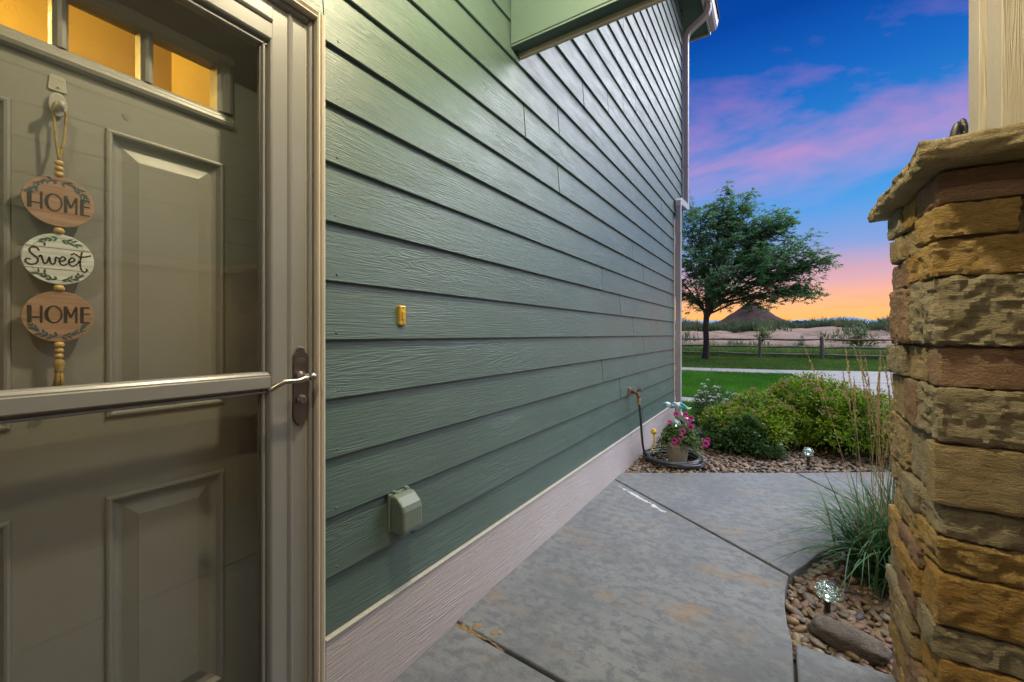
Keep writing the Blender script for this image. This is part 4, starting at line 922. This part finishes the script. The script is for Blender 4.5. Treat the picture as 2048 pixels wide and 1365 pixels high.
# ================================================================== stone pillar with cap and post
pillar = empty('stone_pillar', (1.75, 1.68, 0), 'stacked tan and gold stone pillar with a chiselled buff cap', 'pillar')
PX0, PY0, PX1, PY1 = 1.465, 1.426, 2.07, 1.925
b = MB(); b.box(PX0+.016, PX1-.016, PY0+.016, PY1-.016, -.12, 1.566); b.build('mortar_core', M['mortar'], pillar)
def stone(x0, x1, y0, y1, z0, z1, mat, rough=1.0, sides='', seed=0, tilt=0):
    """one rough block: a subdivided box, outer faces broken, edges worn"""
    bm = bmesh.new(); n = tuple(max(4, min(44, int(q/.0085))) for q in (x1-x0, y1-y0, z1-z0))
    idx = {}
    def vert(i, j, k):
        if (i, j, k) not in idx:
            u, v, w_ = i/n[0], j/n[1], k/n[2]; p = Vector((x0+(x1-x0)*u, y0+(y1-y0)*v, z0+(z1-z0)*w_ + tilt*(v-.5)*(y1-y0)))
            e = sum(1 for q, m_ in ((i, n[0]), (j, n[1]), (k, n[2])) if q in (0, m_))
            c_ = Vector(((x0+x1)/2, (y0+y1)/2, (z0+z1)/2)); f = p*1
            nn = Vector((0 if 0 < i < n[0] else (-1 if i == 0 else 1), 0 if 0 < j < n[1] else (-1 if j == 0 else 1), 0 if 0 < k < n[2] else (-1 if k == 0 else 1)))
            s3 = Vector((seed*3.1, seed*1.7, seed*.9))
            big = noise.noise(p*8+s3)
            cl = noise.noise(Vector((p.x*17, p.y*17, p.z*30+3*noise.noise(p*12)))+s3)*3.2      # cleft steps
            step = (math.floor(cl)+min(1, (cl-math.floor(cl))*3.5))/3.2; fine = noise.noise(p*85+s3); mid = .5-2*abs(noise.noise(Vector((p.x*26, p.y*26, p.z*46))-s3))
            d = .005*big+(.0052*step+.0030*mid+.0030*fine)*rough
            if e >= 2: d -= .0022*(e-1)+.0055*max(0, noise.noise(p*26+s3))
            lat = Vector((.003*noise.noise(p*20+s3*2), .003*noise.noise(p*20-s3), .003*noise.noise(p*22+s3*3)))
            idx[(i, j, k)] = bm.verts.new(p+Vector((nn.x, nn.y, nn.z*.55)).normalized()*d+lat if nn.length else p)
        return idx[(i, j, k)]
    for a, (p, q) in enumerate(((1, 2), (0, 2), (0, 1))):
        for side in (0, n[a]):
            for i in range(n[p]):
                for j in range(n[q]):
                    def g(ii, jj):
                        c_ = [0, 0, 0]; c_[a] = side; c_[p] = ii; c_[q] = jj; return vert(*c_)
                    f = [g(i, j), g(i+1, j), g(i+1, j+1), g(i, j+1)]
                    if (side == 0) != (a == 1): f.reverse()
                    bm.faces.new(f)
    me = bpy.data.meshes.new('stone'); bm.to_mesh(me); bm.free(); me.materials.append(mat); me.polygons.foreach_set('use_smooth', [True]*len(me.polygons)); me.set_sharp_from_angle(angle=R(24))
    o = bpy.data.objects.new('stone', me); col.objects.link(o); o.parent = pillar; o.matrix_parent_inverse = pillar.matrix_basis.inverted(); return o
G = .006
rows = [(1.486, 1.562, .30, .19, S_PINK, .45), (1.402, 1.480, .135, .15, S_GOLD, 1.3), (1.310, 1.396, .36, .12, S_GOLD, 1.4), (1.140, 1.302, .30, .20, S_GREY, 2.0), (1.038, 1.130, .40, .10, S_PINK, .5), (.902, 1.030, .28, .17, S_GREY, 1.4), (.748, .894, .40, .07, S_TAN, .5),
        (.668, .741, .32, .16, S_GREY, 1.5), (.584, .661, .36, .20, S_GOLD, 1.5), (.452, .577, .40, .12, S_ORNG, 1.1), (.374, .446, .35, .14, S_GREY, 1), (.246, .367, .38, .17, S_ORNG, 1.2), (.118, .239, .30, .12, S_TAN, 1), (-.02, .111, .36, .2, S_PINK, .8)]
pal = [S_TAN, S_GOLD, S_GREY, S_PINK, S_ORNG, S_TAN, S_GREY]; rr = random.Random(19); sd = 0
for z0, z1, ax, by, m_, ro in rows:
    sd += 1; pr = rr.uniform(-.010, .008)
    stone(PX0+pr, PX0+ax, PY0+rr.uniform(-.012, .006), PY0+by, z0, z1, m_, ro, seed=sd)                       # wraps the near corner
    if PX0+ax+G < PX1-.05: sd += 1; stone(PX0+ax+G*2, PX1, PY0+rr.uniform(-.010, .008), PY0+.12, z0, z1, rr.choice(pal), 1, seed=sd)
    y = PY0+by+G; left = PY1-y
    # the rest of the house-side face
    parts = []
    while left > .02:
        L = min(left, rr.uniform(.11, .24)); L = left if left-L < .07 else L; parts.append((y, y+L)); y += L+G; left = PY1-y
    for pi, (a, c_) in enumerate(parts):
        c_ = min(c_, PY1)
        if c_-a < .03: continue
        if z1-z0 > .105 and rr.random() < .45:
            zm = z0+(z1-z0)*rr.uniform(.38, .62)
            for q0, q1 in ((z0, zm-G/2), (zm+G/2, z1)): sd += 1; stone(PX0+rr.uniform(-.016, .012), PX0+.13, a, c_, q0, q1, rr.choice(pal), rr.uniform(.7, 1.4), seed=sd)
        else: sd += 1; stone(PX0+rr.uniform(-.016, .012), PX0+.13, a, c_, z0, z1, rr.choice(pal), rr.uniform(.7, 1.4), seed=sd)
    sd += 1; stone(PX0+.135, PX1, PY1-.12, PY1+rr.uniform(-.008, .010), z0, z1, rr.choice(pal), 1, seed=sd)  # far side
# cap
bm = bmesh.new(); bmesh.ops.create_cube(bm, size=1)
cx0, cx1, cy0, cy1, cz0, cz1 = 1.416, 2.12, 1.343, 1.975, 1.569, 1.622
bmesh.ops.subdivide_edges(bm, edges=bm.edges[:], cuts=26, use_grid_fill=True)
for v in bm.verts:
    u = v.co+Vector((.5, .5, .5)); p = Vector((cx0+(cx1-cx0)*u.x, cy0+(cy1-cy0)*u.y, cz0+(cz1-cz0)*u.z))
    edge = min(u.x, 1-u.x, u.y, 1-u.y)
    if edge < .001:
        nn = Vector(((-1 if u.x < .001 else 1 if u.x > .999 else 0), (-1 if u.y < .001 else 1 if u.y > .999 else 0), 0)).normalized()
        d = .010*noise.noise(p*Vector((22, 22, 60)).length*.3)+.008*noise.noise(Vector((p.x*30, p.y*30, p.z*70)))-.010*abs(2*u.z-1)**3-.006*noise.noise(p*9)
        p += nn*d
    else: p.z += .0018*noise.noise(p*24)+.0025*noise.noise(p*6)
    v.co = p
me = bpy.data.meshes.new('cap_stone'); bm.to_mesh(me); bm.free(); me.materials.append(M['cap'])
o = bpy.data.objects.new('cap_stone', me); col.objects.link(o); o.parent = pillar; o.matrix_parent_inverse = pillar.matrix_basis.inverted()

post = empty('porch_post', (1.77, 1.795, 1.62), 'cream boxed porch post standing on the stone cap', 'post')
qx0, qx1, qy0, qy1 = 1.651, 1.889, 1.676, 1.915
b = MB(); b.box(qx0+.022, qx1-.022, qy0+.022, qy1-.022, 1.6215, 2.86); b.build('core', M['post_wood'], post)
for (x0, x1, y0, y1) in ((qx0, qx0+.021, qy0+.0215, qy0+.100), (qx0, qx0+.021, qy1-.082, qy1), (qx1-.021, qx1, qy0+.0215, qy0+.100), (qx1-.021, qx1, qy1-.082, qy1),
                         (qx0-.0015, qx0+.095, qy0, qy0+.021), (qx1-.095, qx1+.0015, qy0, qy0+.021), (qx0+.0215, qx0+.095, qy1-.021, qy1-.0005), (qx1-.095, qx1-.0215, qy1-.021, qy1-.0005)):
    b = MB(); b.box(x0, x1, y0, y1, 1.6225, 2.60); b.build('corner_board', M['post_wood'], post, bevel=.002)

shears = empty('hand_shears', (1.50, 1.46, 1.622), 'pair of dark rounded tool handles standing up on the stone cap', 'shears')
M['darkgrip'] = m_plain('dark_grip', (.035, .030, .034), .45)
def grip(x, y, h, lean):
    b = MB(); P = [(x, y, 1.614), (x-.002*lean, y, 1.64), (x+.001, y, 1.624+h*.62), (x+.006*lean, y, 1.622+h*.9), (x+.008*lean, y, 1.622+h)]
    b.tube(P, [.0075, .0085, .0085, .0072, .003], 10, flat=.6); return b.build('grip', M['darkgrip'], shears, smooth=True)
g1 = grip(1.494, 1.425, .056, .8); g2 = grip(1.511, 1.432, .064, -.2)
for z in (1.650, 1.668):
    b = MB(); b.lathe([(.0018, 0), (.0012, .0012)], 8, M=Matrix.Translation((1.510, 1.4235, z)) @ Matrix.Rotation(R(90), 4, 'X')); b.build('rivet', M['white_metal'], g2)
b = MB(); b.tube([(1.497, 1.42, 1.6255), (1.515, 1.42, 1.6265), (1.532, 1.422, 1.6305), (1.542, 1.424, 1.6325), (1.552, 1.426, 1.6245)], [.004, .003, .004, .005, .003], 8); b.build('blade', M['nickel'], shears, smooth=True)

# ================================================================== garage wall across the porch (seen in the glass)
garage = empty('garage_wall', (2.1, 0, 0), 'sage green sided wall with stone ledge reflected in the door glass', 'wall')
b = MB(); b.box(2.02, 2.2, -2.6, 1.70, -.1, 2.92); b.build('wall', M['green_paint'], garage)
b = MB(); b.box(1.94, 2.018, -2.6, 1.34, 1.57, 1.62); b.build('ledge', M['cap'], garage, bevel=.004)
b = MB(); b.box(1.975, 2.018, -2.6, 1.42, -.1, 1.568); b.build('stone_veneer', S_TAN, garage)
for i in range(7): siding_board(-2.6, 1.70, 1.6235+EXP*i, garage, 2.02, -1, zt=min(1.622+EXP*(i+1)+.03, 2.855))

# ================================================================== porch light (its shadows fall on door and siding)
M['lampglass'] = m_emit('glowing_glass', (1, .78, .42), 3)
def porch_lamp(x, y, power, label):
    p = empty('porch_light', (x, y, 2.93), label, 'lamp', 'round lights on the porch ceiling')
    b = MB(); b.lathe([(.10, 2.929), (.10, 2.915), (.085, 2.905)], 24, (x, y, 0)); b.build('base', M['pewter'], p)
    b = MB(); b.lathe([(.082, 2.904), (.095, 2.88), (.090, 2.855), (.065, 2.84), (.002, 2.835)], 24, (x, y, 0)); b.build('shade', M['lampglass'], p, smooth=True)
    l = bpy.data.lights.new('porch_lamp', 'POINT'); l.energy = power; l.color = (1.0, .86, .56); l.shadow_soft_size = .045
    lo = bpy.data.objects.new('porch_lamp', l); col.objects.link(lo); lo.location = (x, y, 2.815)
porch_lamp(.66, .96, 58, 'round frosted porch light on the ceiling near the beam')
porch_lamp(1.05, -.55, 19, 'round frosted porch light on the ceiling behind the viewer')   # the door hardware throws two shadows

# ================================================================== fence
fence = empty('rail_fence', (0, 22.9, 0), 'weathered three rail split wood fence between verge and field', 'fence')
M['fencew'] = m_siding('weathered_fence_wood', (.18, .155, .12), .85, .006, axis='z', spec=.2)
M['railw'] = m_plain('weathered_rail', (.18, .165, .16), .85, spec=.2, var=.3, vscale=4, bump=.01, bscale=14)
M['railr'] = m_plain('reddish_rail', (.19, .10, .085), .85, spec=.2, var=.3, vscale=4, bump=.01, bscale=14)
PO = [(.463+2.36*k, 22.98-.115*k) for k in range(-5, 6)]
for k, (x, y) in enumerate(PO):
    b = MB(); pts = [(x+.01*random.uniform(-1, 1), y, -.2), (x, y, .5), (x+.015*random.uniform(-1, 1), y, 1.03), (x, y, 1.06)]; b.tube(pts, [.075, .072, .070, .055], 8); b.build('post', M['fencew'], fence)
for k in range(len(PO)-1):
    for z in (.24, .58, .92):
        (x0, y0), (x1, y1) = PO[k], PO[k+1]; n = 7; j = random.uniform(-.02, .02); e = .085
        P = [(x0+(x1-x0)*u, y0+(y1-y0)*u+.02*math.sin(u*5+k), z+j*(u-.5)*2+.012*math.sin(u*7+z*9+k)) for u in np.linspace(e/2.36, 1-e/2.36, n)]
        b = MB(); b.tube(P, [.035, .052, .056, .058, .056, .050, .034], 7, flat=.8); b.build('rail', M['railr'] if (k == 6 and z > .8) else M['railw'], fence)

# ================================================================== tree
tree = empty('tree', (-1.61, 20.8, 0), 'spreading green tree with feathery leaves before the rail fence', 'tree')
M['bark'] = m_plain('grey_brown_bark', (.075, .058, .050), .9, spec=.2, bump=.02, bscale=18, var=.35, vscale=8)
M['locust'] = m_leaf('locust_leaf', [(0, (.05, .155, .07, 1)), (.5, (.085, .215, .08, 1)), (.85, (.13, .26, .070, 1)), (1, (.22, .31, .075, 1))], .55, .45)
tr = np.random.default_rng(77); T0 = np.array([-1.61, 20.8, 0.])
trunk = MB(); fork = T0+np.array([.05, 0, 2.15])
trunk.tube([tuple(T0+np.array(q)) for q in ((0, 0, -.15), (0, 0, .06), (.01, .0, .35), (.03, 0, .9), (.0, 0, 1.5), (.04, 0, 2.0), (.06, 0, 2.3))], [.22, .17, .135, .125, .118, .125, .11], 12)
trunk.build('trunk', M['bark'], tree, smooth=True)
lobes = [(-1.0, 0, 6.25, 1.35), (.15, .5, 6.45, 1.15), (-.1, .2, 7.15, .75), (1.05, 0, 6.2, .75), (1.55, .1, 6.05, .55), (-1.2, -.8, 4.6, 1.4), (.45, .6, 4.6, 1.3), (.5, -1.0, 3.7, 1.2), (1.75, 0, 4.75, 1.0), (2.25, .3, 3.95, .95), (2.75, 0, 4.15, .65), (1.95, -.3, 2.95, .8),
         (.85, .5, 2.75, .95), (-.55, 0, 3.1, 1.1), (-2.1, .3, 2.9, 1.1), (-2.6, 0, 4.4, 1.5), (-2.4, .4, 6.0, 1.4), (-3.8, 0, 3.6, 1.4), (-3.9, .3, 5.0, 1.4), (-1.3, 1.6, 5.0, 1.5), (.2, 1.9, 5.3, 1.3), (-1.0, -1.6, 3.3, 1.2), (1.2, -1.3, 4.4, 1.0), (2.5, .5, 3.0, .55), (-1.9, .2, 7.0, 1.1), (-.6, -.4, 5.4, 1.2), (.7, -.3, 5.5, 1.0), (-.9, .2, 7.2, .9), (1.3, .2, 3.7, .9)]
PP, DD, LL, RR = [], [], [], []; limbs = MB(); tw = MB()
mains = []
for k, (lx, ly, lz, lr) in enumerate(lobes):
    c_ = np.array([lx, 20.8+ly, lz]); st_ = fork+np.array([0, 0, -.35+.5*tr.random()]); ln = np.linalg.norm(c_-st_)
    m1 = st_+(c_-st_)*.4+np.array([0, 0, .16*ln]) + tr.normal(0, .12, 3)
    ts = np.linspace(0, 1, 9)[:, None]; C = (1-ts)**2*st_+2*ts*(1-ts)*m1+ts**2*c_ + np.vstack([np.zeros((1, 3)), tr.normal(0, .045, (7, 3)), np.zeros((1, 3))])
    r0 = .028+.013*ln*.5; limbs.tube([tuple(q) for q in C], [r0*(1-.80*i/8) for i in range(9)], 7, False)
    ntw = int(19*lr)+7
    for q in range(ntw):
        s0 = C[int(4+4.9*tr.random())]; dv = tr.normal(0, 1, 3); dv[2] = dv[2]*.8+.05; dv /= np.linalg.norm(dv); L = lr*(.55+.6*tr.random())
        e0 = c_+dv*L*np.array([1, 1, .92]); mid = (s0+e0)/2+np.array([0, 0, .10*L]); tt = np.linspace(0, 1, 6)[:, None]; Tq = (1-tt)**2*s0+2*tt*(1-tt)*mid+tt**2*e0
        tw.tube([tuple(z) for z in Tq], [.014, .012, .010, .007, .005, .003], 4, False)
        # short side shoots carrying pinnate leaves
        for h in range(7):
            u = .30+.70*(h+tr.random()*.6)/7; u = min(u, .999); j = int(u*5); f = u*5-j; b0 = Tq[j]*(1-f)+Tq[j+1]*f
            sd_ = tr.normal(0, 1, 3); sd_[2] *= .35; sd_ /= np.linalg.norm(sd_); SL = .16+.20*tr.random()
            n = 13; uu = np.linspace(.1, 1, n); pos = b0+sd_*SL*uu[:, None]+np.array([0, 0, -.10])*(uu**2)[:, None]*SL*2; side = np.where(np.arange(n) % 2 == 0, 1, -1)[:, None]
            pd = np.cross(sd_, [0, 0, 1.]); pd /= max(np.linalg.norm(pd), 1e-6)
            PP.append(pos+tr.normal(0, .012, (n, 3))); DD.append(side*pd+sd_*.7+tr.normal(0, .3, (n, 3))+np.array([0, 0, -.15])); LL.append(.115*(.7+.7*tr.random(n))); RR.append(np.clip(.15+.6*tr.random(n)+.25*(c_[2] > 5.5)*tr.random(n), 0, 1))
limbs.build('limb', M['bark'], tree, smooth=True); tw.build('twig', M['bark'], tree)
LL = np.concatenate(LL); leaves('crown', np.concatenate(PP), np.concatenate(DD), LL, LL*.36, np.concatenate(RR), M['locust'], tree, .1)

# saplings and weeds behind the fence
def sapling(name, x, y, h, w_, n, label, seed, mat, big=.16):
    r = np.random.default_rng(seed); z = terrain(x, y); g = empty(name, (x, y, z), label, 'sapling', 'saplings in the dirt field'); s = MB(); P_, D_, L_, R_ = [], [], [], []
    for k in range(n):
        a = r.random()*6.28; e = r.random(); tip = np.array([x+w_*e*math.cos(a), y+w_*e*math.sin(a), z+h*(1-.55*e*e)*(.45+.6*r.random())]); b0 = np.array([x, y, z+.1*h*r.random()]); md = (b0+tip)/2+np.array([0, 0, .12*h])
        ts = np.linspace(0, 1, 7)[:, None]; C = (1-ts)**2*b0+2*ts*(1-ts)*md+ts**2*tip; s.tube([tuple(q) for q in C], [.018, .015, .013, .011, .009, .007, .004], 4, False)
        m = 26; t_ = .3+.7*r.random(m); j = np.clip((t_*6).astype(int), 0, 5); f = (t_*6-j)[:, None]; P_.append(C[j]*(1-f)+C[j+1]*f+r.normal(0, .05, (m, 3))); D_.append(r.normal(0, 1, (m, 3))*np.array([1, 1, .35])); L_.append(big*(.6+.7*r.random(m))); R_.append(r.random(m))
    s.build('stem', M['gstem'], g); L_ = np.concatenate(L_); leaves('foliage', np.concatenate(P_), np.concatenate(D_), L_, L_*.36, np.concatenate(R_), mat, g)
sapling('sapling', 4.9, 28.5, 1.95, 1.35, 34, 'leafy dark sapling behind the fence at the far side of the tree', 41, M['dark_leaf'])
sapling('sapling', 2.25, 28.0, 1.15, .6, 14, 'thin small sapling on the dirt behind the middle fence post', 42, M['dark_leaf'], .13)
sapling('sapling', 0.35, 30.5, 1.55, .7, 20, 'drooping sapling on the dirt in front of the dark mound', 43, M['tall'], .15)
sapling('sapling', -2.0, 27.0, .9, .7, 18, 'low green bush behind the fence beside the tree trunk', 44, M['tall'], .13)
sapling('sapling', 7.4, 30.0, 1.25, .9, 18, 'leafy weed clump on the field near the pillar edge', 45, M['dark_leaf'], .14)

# dark soil mound, far buildings, mountains
bm = bmesh.new(); n = 40; MX, MY, MR, MH = -1.7, 62, 5.1, 3.7
V = [(MX, MY, terrain(MX, MY)+MH)]; F = []
for i in range(1, 15):
    for j in range(n):
        a = 2*math.pi*j/n; rr_ = MR*i/14*(1+.07*noise.noise((math.cos(a)*1.5, math.sin(a)*1.5, 3))); x, y = MX+rr_*math.cos(a)*1.08, MY+rr_*math.sin(a); q = i/14
        V.append((x, y, terrain(MX, MY)-.15+(MH+.15)*(1-q)*(1-.10*math.sin(q*3.1))*(1-.0*q)+.45*noise.noise((x*.5, y*.5, 1))+.16*noise.noise((x*1.7, y*1.7, 1))))
for j in range(n): F.append((0, 1+j, 1+(j+1) % n))
b = MB(); b.v = V; b.f = F; b.m = [0]*len(F)
for i in range(13):
    for j in range(n): l = (j+1) % n; b.f.append((1+i*n+j, 1+(i+1)*n+j, 1+(i+1)*n+l, 1+i*n+l)); b.m.append(0)
bm.free()
tag(b.build('soil_mound', m_plain('dark_topsoil', (.042, .024, .022), .95, spec=.1, bump=.12, bscale=3, var=.3, vscale=1.2), smooth=True), 'large dark brown soil pile standing in the field behind the tree', 'soil mound')
def far_building(x, y, w_, d_, h, label, wm, rm):
    z = terrain(x, y); g = empty('far_building', (x, y, z), label, 'building', 'buildings on the horizon')
    b = MB(); b.box(x-w_/2, x+w_/2, y, y+d_, z-1, z+h); b.build('wall', wm, g)
    b = MB(); b.prism([(y-.5, z+h), (y+d_+.5, z+h), (y+d_/2, z+h+h*.45)], 'x', x-w_/2-.5, x+w_/2+.5); b.build('roof', rm, g)
    for k in range(int(w_/4)):
        b = MB(); b.box(x-w_/2+1.2+k*4, x-w_/2+2.6+k*4, y-.06, y-.01, z+1.2, z+2.6); b.build('window', M['black'], g)
bl = m_plain('blue_grey_metal', (.10, .15, .22), .6); wh = m_plain('white_wall', (.55, .56, .58), .7); gr = m_plain('grey_roof', (.14, .16, .20), .8)
far_building(16.5, 300, 14, 9, 2.2, 'long blue grey shed on the horizon', bl, bl)
far_building(29.5, 290, 8, 7, 2.2, 'white building with grey roof on the horizon', wh, gr)
mt = NT('mountain_haze_blue'); mt.pbr(mt.mix(mt.noise(mt.obj(), .004, 5), C4(.16, .25, .36), C4(.22, .31, .42)), 1, .0); V = []; F = []  # distance haze is painted into the ridge's pale blue base colour
xs_ = np.linspace(-3500, 5000, 340)
def ridge(x): return 74+62*max(0, .30+noise.noise((x*.0021, 3.3, 0))*.55+.25*noise.noise((x*.0075, 8, 0))+.12*noise.noise((x*.02, 1, 0)))
for x in xs_: V += [(x, 3050, 40), (x, 3150, ridge(x)), (x, 3600, 20)]
for i in range(len(xs_)-1):
    for k in (0, 1): F.append((3*i+k, 3*i+3+k, 3*i+4+k, 3*i+1+k))
tag(np_mesh('mountains', V, F, mt.mat), kind='structure')
